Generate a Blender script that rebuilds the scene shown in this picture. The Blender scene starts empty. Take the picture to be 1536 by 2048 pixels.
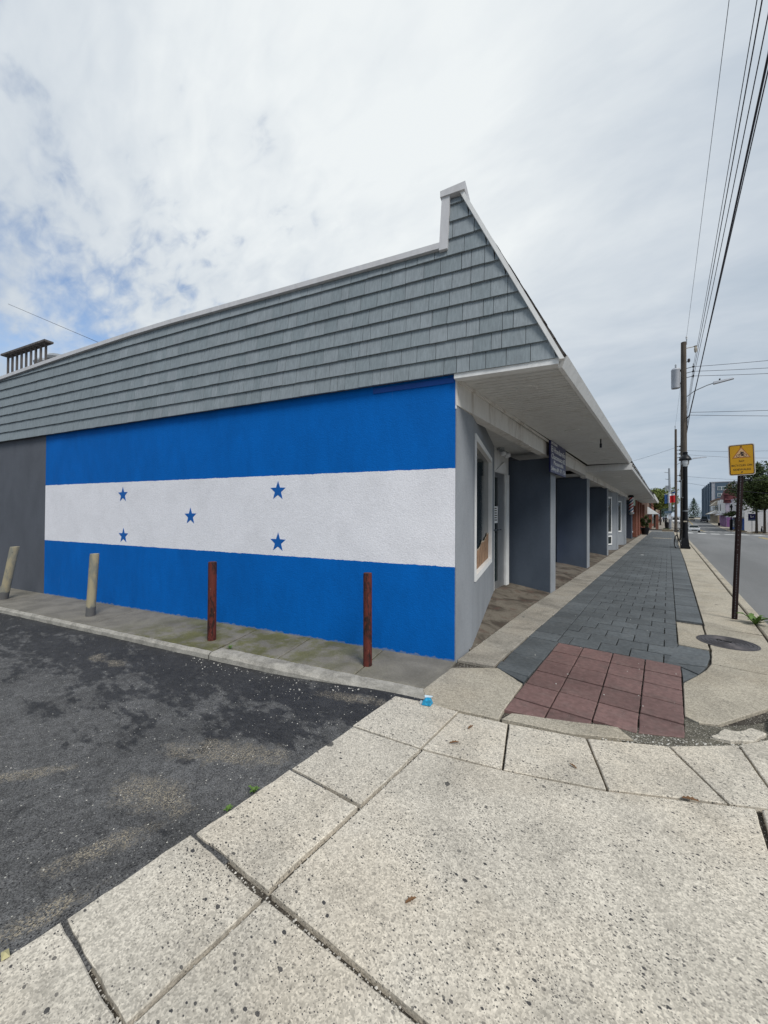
import bpy, bmesh, math, random
from mathutils import Vector, Matrix, noise
R = math.radians
random.seed(7)
SC = bpy.context.scene
COL = SC.collection

# ------------------------------------------------------------------ camera
cam = bpy.data.cameras.new('camera')
cam.sensor_fit = 'VERTICAL'; cam.sensor_height = 36.0; cam.lens = 36.0 * 740 / 2048
cam.clip_start = 0.05; cam.clip_end = 4000
camo = bpy.data.objects.new('camera', cam); COL.objects.link(camo)
_F = Vector((-0.60887239, 0.79321179, 0.00945887)); _R = Vector((0.79326756, 0.60884365, 0.00599962)); _U = Vector((0.001, -0.01115642, 0.99993727))
camo.matrix_world = Matrix(((_R.x, _U.x, -_F.x, 0), (_R.y, _U.y, -_F.y, 0), (_R.z, _U.z, -_F.z, 1.6), (0, 0, 0, 1)))
SC.camera = camo

# ------------------------------------------------------------------ sky, sun, exposure
EXPO = 0.85
SUN_EL = R(48); SUN_AZ = R(114)        # azimuth measured from +Y towards +X
SUN_DIR = Vector((math.sin(SUN_AZ) * math.cos(SUN_EL), math.cos(SUN_AZ) * math.cos(SUN_EL), math.sin(SUN_EL)))
STR = 0.1
world = bpy.data.worlds.new('World'); SC.world = world; world.use_nodes = True
def build_world():
    nt = world.node_tree; N = nt.nodes; L = nt.links
    for n in list(N): N.remove(n)
    def nd(t, **k):
        n = N.new(t)
        for a, b in k.items(): setattr(n, a, b)
        return n
    def mth(op, a, b=None, c=None, clamp=False):
        n = nd('ShaderNodeMath', operation=op, use_clamp=clamp)
        for i, v in enumerate((a, b, c)):
            if v is None: continue
            if isinstance(v, (int, float)): n.inputs[i].default_value = v
            else: L.new(v, n.inputs[i])
        return n.outputs[0]
    def mixc(f, a, b):
        n = nd('ShaderNodeMix', data_type='RGBA')
        if isinstance(f, (int, float)): n.inputs[0].default_value = f
        else: L.new(f, n.inputs[0])
        for i, v in ((6, a), (7, b)):
            if isinstance(v, tuple): n.inputs[i].default_value = (*v, 1)
            else: L.new(v, n.inputs[i])
        return n.outputs[2]
    out = nd('ShaderNodeOutputWorld'); bg = nd('ShaderNodeBackground'); bg.inputs[1].default_value = STR
    L.new(bg.outputs[0], out.inputs[0])
    sky = nd('ShaderNodeTexSky', sky_type='NISHITA'); sky.sun_disc = False
    sky.sun_elevation = SUN_EL; sky.sun_rotation = SUN_AZ; sky.air_density = 1.0; sky.dust_density = 1.2; sky.ozone_density = 1.5
    tc = nd('ShaderNodeTexCoord'); sep = nd('ShaderNodeSeparateXYZ'); L.new(tc.outputs[0], sep.inputs[0])
    z = mth('MAXIMUM', sep.outputs[2], 0.0); zz = mth('ADD', z, 0.30)
    px = mth('DIVIDE', sep.outputs[0], zz); py = mth('DIVIDE', sep.outputs[1], zz)
    cmb = nd('ShaderNodeCombineXYZ'); L.new(px, cmb.inputs[0]); L.new(py, cmb.inputs[1])
    def nz(scale, det, rough, dist=0.0, off=(0, 0, 0), sc=(1, 1, 1), rot=0.0):
        m = nd('ShaderNodeMapping'); L.new(cmb.outputs[0], m.inputs[0]); m.inputs[1].default_value = off; m.inputs[3].default_value = sc; m.inputs[2].default_value = (0, 0, rot)
        n = nd('ShaderNodeTexNoise'); n.inputs['Scale'].default_value = scale; n.inputs['Detail'].default_value = det
        n.inputs['Roughness'].default_value = rough; n.inputs['Distortion'].default_value = dist
        L.new(m.outputs[0], n.inputs[0]); return n.outputs[0]
    def dotd(v):
        n = nd('ShaderNodeVectorMath', operation='DOT_PRODUCT'); nn = nd('ShaderNodeVectorMath', operation='NORMALIZE')
        L.new(tc.outputs[0], nn.inputs[0]); L.new(nn.outputs[0], n.inputs[0]); n.inputs[1].default_value = v
        return n.outputs[1]
    big = nz(1.1, 6, .55, .3, (3.1, 1.7, 0)); fine = nz(5.2, 6, .52, .25, (0.4, 5.2, 0), (1.0, 1.7, 1), .6); streak = nz(1.6, 5, .6, .5, (7, 2, 0), (1, 2.2, 1), -.4)
    g1 = mth('POWER', mth('MAXIMUM', dotd(Vector((-.455, .512, .729)).normalized()), 0.0), 3.5)    # thinner, brighter cloud high over the roof
    # clear gaps low in the west of the view: coverage falls there
    gap = mth('POWER', mth('MAXIMUM', dotd(Vector((-.925, .12, .36)).normalized()), 0.0), 26.0)
    gap2 = mth('POWER', mth('MAXIMUM', dotd(Vector((-.734, .383, .561)).normalized()), 0.0), 14.0)
    rip = nz(13.0, 4, .5, .5, (2.2, 8.1, 0), (1.0, 1.9, 1), .95)
    cov = mth('ADD', mth('ADD', mth('MULTIPLY', big, .40), mth('MULTIPLY', fine, .85)), mth('MULTIPLY', gap, -.31))
    cov = mth('ADD', cov, mth('MULTIPLY', gap2, mth('SUBTRACT', mth('MULTIPLY', rip, .66), .40)))
    cr = nd('ShaderNodeMapRange', interpolation_type='SMOOTHSTEP'); L.new(cov, cr.inputs[0])
    cr.inputs[1].default_value = .10; cr.inputs[2].default_value = .46; cr.inputs[3].default_value = 0.0; cr.inputs[4].default_value = 1.0
    v = mth('ADD', mth('MULTIPLY', g1, .80), mth('MULTIPLY', mth('SUBTRACT', streak, .5), .75))
    v = mth('ADD', v, mth('MULTIPLY', mth('SUBTRACT', fine, .5), .28))
    v = mth('ADD', v, mth('MULTIPLY', mth('SUBTRACT', rip, .5), mth('ADD', .06, mth('MULTIPLY', gap2, .35))))
    v = mth('ADD', v, mth('MULTIPLY', z, .12))
    v = mth('ADD', v, .06, clamp=True)
    ramp = nd('ShaderNodeValToRGB'); L.new(v, ramp.inputs[0]); e = ramp.color_ramp.elements
    e[0].position = 0.0; e[0].color = (.385, .475, .575, 1); e[1].position = .95; e[1].color = (.86, .90, .915, 1)
    m = e.new(.42); m.color = (.57, .635, .71, 1)
    sc_ = nd('ShaderNodeVectorMath', operation='SCALE'); L.new(ramp.outputs[0], sc_.inputs[0]); sc_.inputs[3].default_value = 1.0 / STR / 2 ** EXPO
    L.new(mixc(cr.outputs[0], sky.outputs[0], sc_.outputs[0]), bg.inputs[0])
build_world()
sun = bpy.data.lights.new('sun', 'SUN'); sun.energy = 1.5; sun.angle = R(22); sun.color = (1.0, .96, .9)
suno = bpy.data.objects.new('sun', sun); COL.objects.link(suno)
suno.rotation_euler = SUN_DIR.to_track_quat('Z', 'Y').to_euler()
SC.view_settings.view_transform = 'Standard'; SC.view_settings.look = 'None'
SC.view_settings.exposure = EXPO; SC.view_settings.gamma = 1.0; SC.view_settings.use_curve_mapping = False
SC.render.engine = 'CYCLES'; SC.cycles.use_denoising = True; SC.cycles.max_bounces = 6

# ------------------------------------------------------------------ helpers
def tag(o, label=None, cat=None, group=None, kind=None):
    if label: o['label'] = label
    if cat: o['category'] = cat
    if group: o['group'] = group
    if kind: o['kind'] = kind
    return o
def thing(name, label, cat, loc=(0, 0, 0), rz=0.0, group=None):
    o = bpy.data.objects.new(name, None); COL.objects.link(o); o.empty_display_size = .1
    o.location = loc; o.rotation_euler = (0, 0, rz)
    return tag(o, label, cat, group)
def link(name, me, parent=None, loc=None, world=False):
    o = bpy.data.objects.new(name, me); COL.objects.link(o)
    if parent is not None:
        o.parent = parent
        if world: o.matrix_parent_inverse = pmat(parent).inverted()
    if loc is not None: o.location = loc
    return o
def pmat(p):
    m = Matrix.Translation(p.location) @ p.rotation_euler.to_matrix().to_4x4()
    return (pmat(p.parent) @ p.matrix_parent_inverse @ m) if p.parent else m
class MB:
    def __init__(s): s.v = []; s.f = []
    def add(s, vs, fs):
        b = len(s.v); s.v += [tuple(q) for q in vs]; s.f += [tuple(b + i for i in f) for f in fs]; return s
    def box(s, x0, x1, y0, y1, z0, z1):
        return s.add([(x0, y0, z0), (x1, y0, z0), (x1, y1, z0), (x0, y1, z0), (x0, y0, z1), (x1, y0, z1), (x1, y1, z1), (x0, y1, z1)],
                     [(3, 2, 1, 0), (4, 5, 6, 7), (0, 1, 5, 4), (1, 2, 6, 5), (2, 3, 7, 6), (3, 0, 4, 7)])
    def hexa(s, q):  # 8 points: bottom 4 CCW, top 4
        return s.add(q, [(3, 2, 1, 0), (4, 5, 6, 7), (0, 1, 5, 4), (1, 2, 6, 5), (2, 3, 7, 6), (3, 0, 4, 7)])
    def prism(s, poly, z0, z1):
        n = len(poly)
        return s.add([(p[0], p[1], z0) for p in poly] + [(p[0], p[1], z1) for p in poly],
                     [tuple(range(n - 1, -1, -1)), tuple(range(n, 2 * n))] + [(i, (i + 1) % n, n + (i + 1) % n, n + i) for i in range(n)])
    def tube(s, pts, r, n=6, caps=True):
        pts = [Vector(p) for p in pts]; rs = r if isinstance(r, (list, tuple)) else [r] * len(pts); rings = []
        for i, p in enumerate(pts):
            d = (pts[min(i + 1, len(pts) - 1)] - pts[max(i - 1, 0)]).normalized()
            a = Vector((0, 0, 1)) if abs(d.z) < .9 else Vector((1, 0, 0)); x = d.cross(a).normalized(); y = d.cross(x)
            rings.append([p + (x * math.cos(t) + y * math.sin(t)) * rs[i] for t in [2 * math.pi * k / n for k in range(n)]])
        vs = [q for rg in rings for q in rg]; fs = []
        for i in range(len(pts) - 1):
            for k in range(n): fs.append((i * n + k, (i + 1) * n + k, (i + 1) * n + (k + 1) % n, i * n + (k + 1) % n))
        if caps: fs += [tuple(range(n)), tuple(range(len(vs) - 1, len(vs) - n - 1, -1))]
        return s.add(vs, fs)
    def lathe(s, prof, n=16, c=(0, 0, 0)):
        vs = []; fs = []
        for r, z in prof:
            for k in range(n): t = 2 * math.pi * k / n; vs.append((c[0] + r * math.cos(t), c[1] + r * math.sin(t), c[2] + z))
        for i in range(len(prof) - 1):
            for k in range(n): fs.append((i * n + k, i * n + (k + 1) % n, (i + 1) * n + (k + 1) % n, (i + 1) * n + k))
        fs += [tuple(range(n - 1, -1, -1)), tuple(range(len(vs) - n, len(vs)))]
        return s.add(vs, fs)
    def mesh(s, name, mat, smooth=False):
        me = bpy.data.meshes.new(name); me.from_pydata(s.v, [], s.f); me.materials.append(mat)
        if smooth:
            me.polygons.foreach_set('use_smooth', [True] * len(me.polygons))
            try: me.set_sharp_from_angle(angle=R(40))
            except Exception: pass
        me.update(); return me
    def build(s, name, mat, parent=None, smooth=False, world=False, bevel=0.0):
        o = link(name, s.mesh(name, mat, smooth), parent, world=world)
        if bevel:
            b = o.modifiers.new('bevel', 'BEVEL'); b.width = bevel; b.segments = 2; b.limit_method = 'ANGLE'
        return o
def lin(c): return tuple((x / 255 / 12.92) if x / 255 <= .04045 else ((x / 255 + .055) / 1.055) ** 2.4 for x in c)

# ------------------------------------------------------------------ materials
class NT:
    def __init__(s, name):
        s.m = bpy.data.materials.new(name); s.m.use_nodes = True; s.t = s.m.node_tree; s.N = s.t.nodes; s.L = s.t.links
        s.b = s.N['Principled BSDF']; s.pos = None
    def n(s, t, **k):
        q = s.N.new(t)
        for a, b in k.items(): setattr(q, a, b)
        return q
    def P(s, local=False):
        if local: return s.n('ShaderNodeTexCoord').outputs['Object']
        if s.pos is None: s.pos = s.n('ShaderNodeNewGeometry').outputs['Position']
        return s.pos
    def xyz(s, local=False):
        q = s.n('ShaderNodeSeparateXYZ'); s.L.new(s.P(local), q.inputs[0]); return q.outputs
    def set(s, inp, v):
        if isinstance(v, (int, float)): inp.default_value = v
        elif isinstance(v, tuple): inp.default_value = (*v, 1) if len(v) == 3 and inp.type == 'RGBA' else v
        else: s.L.new(v, inp)
    def math(s, op, a, b=None, c=None, clamp=False):
        q = s.n('ShaderNodeMath', operation=op, use_clamp=clamp)
        for i, v in enumerate((a, b, c)):
            if v is not None: s.set(q.inputs[i], v)
        return q.outputs[0]
    def noise(s, scale, det=4, rough=.55, dist=0, sc=(1, 1, 1), off=(0, 0, 0), rot=(0, 0, 0), local=False):
        m = s.n('ShaderNodeMapping'); s.L.new(s.P(local), m.inputs[0]); m.inputs[1].default_value = off; m.inputs[2].default_value = rot; m.inputs[3].default_value = sc
        q = s.n('ShaderNodeTexNoise'); q.inputs['Scale'].default_value = scale; q.inputs['Detail'].default_value = det; q.inputs['Roughness'].default_value = rough; q.inputs['Distortion'].default_value = dist
        s.L.new(m.outputs[0], q.inputs[0]); return q.outputs[0]
    def voro(s, scale, feat='F1', rnd=1.0, sc=(1, 1, 1), off=(0, 0, 0), warp=0.0):
        m = s.n('ShaderNodeMapping'); s.L.new(s.P(), m.inputs[0]); m.inputs[1].default_value = off; m.inputs[3].default_value = sc
        q = s.n('ShaderNodeTexVoronoi', feature=feat); q.inputs['Scale'].default_value = scale; q.inputs['Randomness'].default_value = rnd
        s.L.new(m.outputs[0], q.inputs[0]); return q.outputs
    def rng(s, v, a, b, c=0.0, d=1.0, smooth=True):
        q = s.n('ShaderNodeMapRange', interpolation_type='SMOOTHSTEP' if smooth else 'LINEAR'); s.set(q.inputs[0], v)
        for i, x in enumerate((a, b, c, d)): q.inputs[i + 1].default_value = x
        return q.outputs[0]
    def mix(s, f, a, b, mode='MIX'):
        q = s.n('ShaderNodeMix', data_type='RGBA', blend_type=mode); s.set(q.inputs[0], f); s.set(q.inputs[6], a); s.set(q.inputs[7], b); return q.outputs[2]
    def val(s, c, k):   # multiply colour by a value
        q = s.n('ShaderNodeVectorMath', operation='SCALE')
        if isinstance(c, tuple): q.inputs[0].default_value = c
        else: s.L.new(c, q.inputs[0])
        s.set(q.inputs[3], k); return q.outputs[0]
    def rand(s): return s.n('ShaderNodeObjectInfo').outputs['Random']
    def bump(s, h, strength=.3, dist=.01):
        q = s.n('ShaderNodeBump'); q.inputs['Strength'].default_value = strength; q.inputs['Distance'].default_value = dist
        s.set(q.inputs['Height'], h)
        if s.b.inputs['Normal'].links: s.L.new(s.b.inputs['Normal'].links[0].from_socket, q.inputs['Normal'])
        s.L.new(q.outputs[0], s.b.inputs['Normal']); return s
    def done(s, col, rough=.8, metal=0.0, spec=.35, **k):
        s.set(s.b.inputs['Base Color'], col); s.set(s.b.inputs['Roughness'], rough); s.b.inputs['Metallic'].default_value = metal
        s.b.inputs['Specular IOR Level'].default_value = spec
        for a, v in k.items(): s.set(s.b.inputs[a.replace('_', ' ')], v)
        return s.m
def simple(name, c, rough=.7, metal=0.0, var=.12, scale=6, bump=0.0, bs=60, spec=.35, rnd=0.0, local=False):
    t = NT(name); k = t.rng(t.noise(scale, 5, local=local), .25, .75, 1 - var, 1 + var)
    if rnd: k = t.math('MULTIPLY', k, t.rng(t.rand(), 0, 1, 1 - rnd, 1 + rnd, False))
    if bump: t.bump(t.noise(bs, 3, local=local), bump, .004)
    return t.done(t.val(c, k), rough, metal, spec)

def m_aggregate(name, base, dark, chip, worn):
    """exposed-aggregate concrete: pale matrix, light pebbles, scattered dark chips, broad stains"""
    t = NT(name)
    fine = t.voro(150); cell = t.n('ShaderNodeSeparateColor'); t.L.new(fine['Color'], cell.inputs[0])
    k = t.rng(cell.outputs[0], 0, 1, .68, 1.24, False)
    k = t.math('MULTIPLY', k, t.rng(t.rand(), 0, 1, .93, 1.05, False))
    k = t.math('MULTIPLY', k, t.rng(t.noise(34, 4), .3, .7, .88, 1.08))
    stain = t.rng(t.noise(1.6, 8, .66, .6), .40, .70); k = t.math('MULTIPLY', k, t.math('SUBTRACT', 1.0, t.math('MULTIPLY', stain, worn)))
    st2 = t.rng(t.noise(9, 5, .6, .6, off=(4, 1, 0)), .58, .8); k = t.math('MULTIPLY', k, t.math('SUBTRACT', 1.0, t.math('MULTIPLY', st2, worn * .8)))
    col = t.val(base, k)
    col = t.mix(t.rng(t.noise(1.3, 4, off=(9, 0, 0)), .4, .7, 0, .35), col, t.val(tuple(x * y for x, y in zip(base, (1.0, .93, .84))), k))
    for sc, thr, dens, off in ((24, .29, .90, 0), (44, .37, .82, 3), (75, .41, .80, 5), (115, .43, .79, 9)):
        v = t.voro(sc, sc=(1.0, 1.5, 1), off=(off, off, 0)); s_ = t.n('ShaderNodeSeparateColor'); t.L.new(v['Color'], s_.inputs[0])
        near = t.math('LESS_THAN', t.math('ADD', v['Distance'], t.math('MULTIPLY', t.math('SUBTRACT', t.noise(sc * 3, 2), .5), .22)), t.rng(s_.outputs[1], 0, 1, thr * .5, thr, False)); pick = t.math('GREATER_THAN', s_.outputs[0], dens)
        clump = t.rng(t.noise(2.2, 4, off=(off, 2, 0)), .36, .60, .12, 1)
        f = t.math('MULTIPLY', t.math('MULTIPLY', near, pick), t.math('MULTIPLY', clump, chip))
        col = t.mix(f, col, dark)
    gum = t.voro(2.3, off=(2.2, .7, 0)); gs = t.n('ShaderNodeSeparateColor'); t.L.new(gum['Color'], gs.inputs[0])
    gf = t.math('MULTIPLY', t.math('LESS_THAN', t.math('ADD', gum['Distance'], t.math('MULTIPLY', t.math('SUBTRACT', t.noise(30, 2), .5), .05)), t.rng(gs.outputs[1], 0, 1, .03, .075, False)), t.math('GREATER_THAN', gs.outputs[0], .55))
    col = t.mix(t.math('MULTIPLY', gf, .85), col, (.045, .045, .045))
    t.bump(t.noise(160, 3), .25, .004); t.bump(fine['Distance'], .15, .004)
    return t.done(col, .88)
M = {}
M['apron'] = m_aggregate('apron_concrete', (.60, .55, .465), (.04, .04, .043), .95, .26)
M['walk'] = m_aggregate('walk_concrete', (.46, .415, .335), (.09, .085, .08), .55, .3)
M['strip'] = m_aggregate('strip_concrete', (.36, .335, .29), (.1, .095, .09), .35, .38)
def m_side():
    t = NT('side_concrete'); k = t.rng(t.noise(3, 7, .6, .3), .3, .75, 1.15, .72)
    k = t.math('MULTIPLY', k, t.rng(t.noise(70, 4), .25, .75, .82, 1.15)); col = t.val((.20, .185, .155), k)
    x, y, z = t.xyz()
    # moss grows on the two flags beside the rusty posts
    d = t.math('ABSOLUTE', t.math('ADD', x, 4.3)); f = t.math('MULTIPLY', t.rng(d, .6, 2.3, 1, 0), t.rng(t.noise(3.5, 6, .65), .38, .60))
    col = t.mix(t.math('MULTIPLY', f, .85), col, t.val((.115, .115, .035), k))
    t.bump(t.noise(120, 4), .3, .004); return t.done(col, .9)
M['side'] = m_side()
def m_kerb():
    t = NT('kerb_concrete'); k = t.rng(t.noise(6, 7, .65, .4), .3, .72, 1.15, .6); k = t.math('MULTIPLY', k, t.rng(t.noise(90, 4), .25, .75, .75, 1.2))
    t.bump(t.noise(70, 5), .5, .006); return t.done(t.val((.36, .34, .30), k), .9)
M['kerb'] = m_kerb()
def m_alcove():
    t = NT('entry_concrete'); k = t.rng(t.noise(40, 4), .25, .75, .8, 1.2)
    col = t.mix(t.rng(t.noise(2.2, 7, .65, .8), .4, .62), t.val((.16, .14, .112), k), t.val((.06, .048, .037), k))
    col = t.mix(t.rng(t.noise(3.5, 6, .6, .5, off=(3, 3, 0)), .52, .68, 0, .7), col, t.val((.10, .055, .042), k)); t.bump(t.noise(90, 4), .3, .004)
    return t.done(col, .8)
M['entry'] = m_alcove()
def m_dirt(name, c, k0=.55):
    t = NT(name); v = t.voro(190); s_ = t.n('ShaderNodeSeparateColor'); t.L.new(v['Color'], s_.inputs[0])
    col = t.val(c, t.math('MULTIPLY', t.rng(s_.outputs[0], 0, 1, k0, 1.5, False), t.rng(t.noise(8, 5), .3, .7, .7, 1.2)))
    f = t.math('GREATER_THAN', s_.outputs[1], .93); col = t.mix(f, col, (.42, .40, .35)); t.bump(v['Distance'], .6, .006)
    return t.done(col, .95)
M['dirt'] = m_dirt('joint_dirt', (.06, .052, .042)); M['gravel'] = m_dirt('fine_gravel', (.13, .12, .095), .4)
def m_paver(name, c, c2, var, joint=0):
    t = NT(name); r = t.rand(); k = t.math('MULTIPLY', t.rng(r, 0, 1, 1 - var, 1 + var, False), t.rng(t.noise(22, 6, .6), .28, .72, .8, 1.2))
    k = t.math('MULTIPLY', k, t.rng(t.noise(1.1, 5, .6), .3, .7, .82, 1.18)); col = t.val(c, k)
    col = t.mix(t.rng(t.noise(6, 6, .6), .45, .75, 0, .45), col, t.val(c2, k))
    v = t.voro(70, sc=(1, 1.4, 1)); s_ = t.n('ShaderNodeSeparateColor'); t.L.new(v['Color'], s_.inputs[0])
    f = t.math('MULTIPLY', t.math('GREATER_THAN', s_.outputs[0], .95), t.math('LESS_THAN', v['Distance'], .22)); col = t.mix(t.math('MULTIPLY', f, .6), col, (.4, .38, .34))
    t.bump(t.noise(110, 4), .35, .004); return t.done(col, .72)
M['paver'] = m_paver('blue_grey_paver', (.098, .109, .116), (.125, .13, .13), .13)
M['tile'] = m_paver('red_tile', (.165, .098, .09), (.145, .11, .098), .14)
def m_lot():
    t = NT('lot_asphalt'); v = t.voro(210); s_ = t.n('ShaderNodeSeparateColor'); t.L.new(v['Color'], s_.inputs[0]); x, y, z = t.xyz()
    k = t.math('MULTIPLY', t.rng(s_.outputs[0], 0, 1, .45, 1.7, False), t.rng(t.noise(14, 6, .65), .25, .75, .7, 1.3)); k = t.math('MULTIPLY', k, t.rng(t.noise(1.3, 6, .6, .4), .3, .7, .78, 1.2))
    col = t.val((.088, .087, .086), k)
    v3 = t.voro(85); s3 = t.n('ShaderNodeSeparateColor'); t.L.new(v3['Color'], s3.inputs[0])
    col = t.mix(t.math('MULTIPLY', t.math('GREATER_THAN', s3.outputs[0], .84), t.math('LESS_THAN', v3['Distance'], .3)), col, t.val((.21, .205, .19), t.rng(s3.outputs[1], 0, 1, .5, 1.5, False)))
    col = t.mix(t.math('MULTIPLY', t.math('GREATER_THAN', s3.outputs[2], .86), t.math('LESS_THAN', v3['Distance'], .34)), col, (.022, .022, .023))
    # damp, dark drying stains: denser towards the kerb side, streaked along the slope
    n1 = t.noise(1.7, 8, .66, .4, sc=(.8, 1.5, 1), rot=(0, 0, .24)); n2 = t.noise(9, 6, .65, .3, sc=(.7, 1.5, 1), rot=(0, 0, .24))
    o = t.math('ADD', t.math('MULTIPLY', x, .2378), t.math('MULTIPLY', y, -.9713))            # distance out from the wall
    near = t.rng(t.math('ADD', o, 4.05), .9, 2.8, .14, -.012)
    w = t.rng(t.math('ADD', t.math('ADD', t.math('MULTIPLY', n1, .62), t.math('MULTIPLY', n2, .36)), near), .535, .59)
    col = t.mix(t.math('MULTIPLY', w, .8), col, t.val((.021, .021, .022), k))
    # sandy grit
    def blob(cx, cy, rx, ry, a):
        dx = t.math('SUBTRACT', x, cx); dy = t.math('SUBTRACT', y, cy); ca, sa = math.cos(a), math.sin(a)
        u = t.math('DIVIDE', t.math('ADD', t.math('MULTIPLY', dx, ca), t.math('MULTIPLY', dy, sa)), rx); q = t.math('DIVIDE', t.math('SUBTRACT', t.math('MULTIPLY', dy, ca), t.math('MULTIPLY', dx, sa)), ry)
        return t.rng(t.math('ADD', t.math('ADD', t.math('MULTIPLY', u, u), t.math('MULTIPLY', q, q)), t.math('MULTIPLY', t.math('SUBTRACT', t.noise(9, 8, .7), .5), 5.0)), -.2, 1.5, 1, 0)
    f = blob(-2.38, .90, .30, .13, .3)
    for b in ((-2.18, .60, .24, .07, 1.25), (-2.0, .33, .2, .06, 1.4), (-2.45, 1.35, .45, .13, .5), (-2.15, 1.5, .2, .08, .6), (-5.26, 1.42, .16, .08, 0), (-4.91, 1.48, .16, .08, 0), (-3.3, .45, .3, .06, .9), (-2.25, 2.45, .35, .08, .3)): f = t.math('MAXIMUM', f, blob(*b))
    grit = t.math('MULTIPLY', f, t.rng(s_.outputs[1], .45, .75, 0, .9)); col = t.mix(grit, col, t.mix(s_.outputs[2], (.46, .40, .30), (.16, .135, .10)))
    v2 = t.voro(46); s2 = t.n('ShaderNodeSeparateColor'); t.L.new(v2['Color'], s2.inputs[0])
    col = t.mix(t.math('MULTIPLY', t.math('GREATER_THAN', s2.outputs[0], .975), t.math('LESS_THAN', v2['Distance'], .2)), col, (.5, .48, .42))
    t.bump(v['Distance'], .5, .006); t.bump(t.noise(30, 4), .3, .01)
    return t.done(col, t.math('SUBTRACT', .9, t.math('MULTIPLY', w, .22)))
M['lot'] = m_lot()
def m_road():
    t = NT('road_asphalt'); k = t.math('MULTIPLY', t.rng(t.noise(120, 3), .25, .75, .8, 1.2), t.rng(t.noise(.5, 6, .6, .2, sc=(1, .15, 1)), .3, .7, .86, 1.16))
    t.bump(t.noise(150, 3), .4, .005); return t.done(t.val((.175, .177, .178), k), .85)
M['road'] = m_road()
M['line'] = simple('road_paint_white', (.62, .62, .60), .8, var=.2, scale=5); M['yline'] = simple('road_paint_yellow', (.5, .36, .1), .8, var=.2, scale=5)
def m_flag():
    """painted stucco: blue, white, blue bands with slightly uneven brush edges"""
    t = NT('painted_stucco'); x, y, z = t.xyz(); s_ = t.math('ADD', t.math('MULTIPLY', t.math('ADD', x, 1.867), -.9713), t.math('MULTIPLY', t.math('SUBTRACT', y, 3.7126), -.2378))
    wob = t.math('MULTIPLY', t.math('SUBTRACT', t.noise(9, 7, .78), .5), .032); zz = t.math('ADD', t.math('SUBTRACT', z, t.math('MULTIPLY', s_, .0042)), wob)
    band = t.math('MULTIPLY', t.math('GREATER_THAN', zz, 1.034), t.math('LESS_THAN', zz, 2.128))
    dirt = t.rng(t.noise(2.2, 8, .68, .4), .35, .8, 1.03, .91); rub = t.rng(t.noise(1.2, 5, .6, sc=(1, 1, .5)), .35, .7, .94, 1.05)
    white = t.val((.815, .81, .85), t.math('MULTIPLY', dirt, t.rng(t.noise(60, 4), .3, .75, 1.05, .92)))
    blue = t.val((.0002, .122, .47), t.math('MULTIPLY', rub, t.rng(t.noise(5, 6, .7, .3, sc=(1, 1, .35)), .3, .75, .93, 1.07)))
    blue = t.mix(t.rng(t.noise(38, 3, .5, sc=(1, 1, .03)), .74, .78, 0, .22), blue, (.12, .25, .5))
    col = t.mix(band, blue, white)
    base = t.rng(t.math('ADD', z, t.math('MULTIPLY', t.noise(14, 6), -.09)), -.035, -.03, 1, 0); col = t.mix(t.math('MULTIPLY', base, .6), col, (.22, .25, .28))
    t.bump(t.noise(75, 5, .6), .55, .009); t.bump(t.noise(26, 3), .2, .01)
    return t.done(col, .75, spec=.12)
M['flag'] = m_flag()
def m_stucco(name, c, v=.1):
    t = NT(name); k = t.math('MULTIPLY', t.rng(t.noise(2.4, 6, .6, .2, sc=(1, 1, .5)), .3, .75, 1 + v, 1 - v), t.rng(t.noise(80, 4), .3, .7, .93, 1.07))
    t.bump(t.noise(75, 5, .6), .55, .008); return t.done(t.val(c, k), .75)
M['grey'] = m_stucco('grey_stucco', (.245, .262, .285)); M['slate'] = m_stucco('shaded_slate_stucco', (.078, .10, .135)); M['dkgrey'] = m_stucco('dark_grey_stucco', (.095, .103, .122)); M['navy'] = m_stucco('navy_stucco', (.05, .06, .085))  # slate: grey stucco darkened to paint in the recess shade on column sides
M['star'] = simple('star_blue', (.001, .105, .40), .6, var=.08, scale=20)
def m_shingle():
    t = NT('shake_shingle'); r = t.rand(); k = t.rng(r, 0, 1, .94, 1.06, False)
    g = t.noise(55, 6, .7, .2, sc=(1, 1, .06)); k = t.math('MULTIPLY', k, t.rng(g, .28, .72, .84, 1.16))
    k = t.math('MULTIPLY', k, t.rng(t.noise(2.5, 5, .6), .3, .7, .94, 1.06)); col = t.mix(r, t.val((.228, .268, .290), k), t.val((.246, .278, .300), k))
    streak = t.rng(t.noise(16, 5, .6, sc=(1, 1, .12)), .62, .8, 0, .2); col = t.mix(streak, col, (.31, .33, .335))
    t.bump(g, .35, .006); return t.done(col, .78)
M['shingle'] = m_shingle()
def m_roofing():
    t = NT('asphalt_shingle'); k = t.math('MULTIPLY', t.rng(t.noise(90, 3), .3, .7, .7, 1.3), t.rng(t.noise(5, 4), .3, .7, .8, 1.2)); t.bump(t.noise(150, 2), .4, .005)
    return t.done(t.val((.07, .062, .058), k), .92)
M['roofing'] = m_roofing()
def m_trim(name, c, stain):
    t = NT(name); k = t.rng(t.noise(14, 6, .65, sc=(1, 1, .2)), .35, .8, 1.03, .88); f = t.rng(t.noise(3.5, 7, .7, .5, sc=(1, 1, .35)), .46, .68, 0, stain)
    return t.done(t.mix(f, t.val(c, k), t.val((.36, .31, .25), k)), .5)
M['trim'] = m_trim('white_trim', (.76, .76, .75), .12); M['beam'] = m_trim('stained_white_beam', (.68, .66, .62), .75); M['cap'] = m_trim('grey_white_cap', (.60, .595, .61), .15)
M['soffit'] = m_trim('soffit_vinyl', (.62, .62, .60), .25)
M['alu'] = simple('aluminium', (.42, .43, .44), .4, .8, var=.08)
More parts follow.
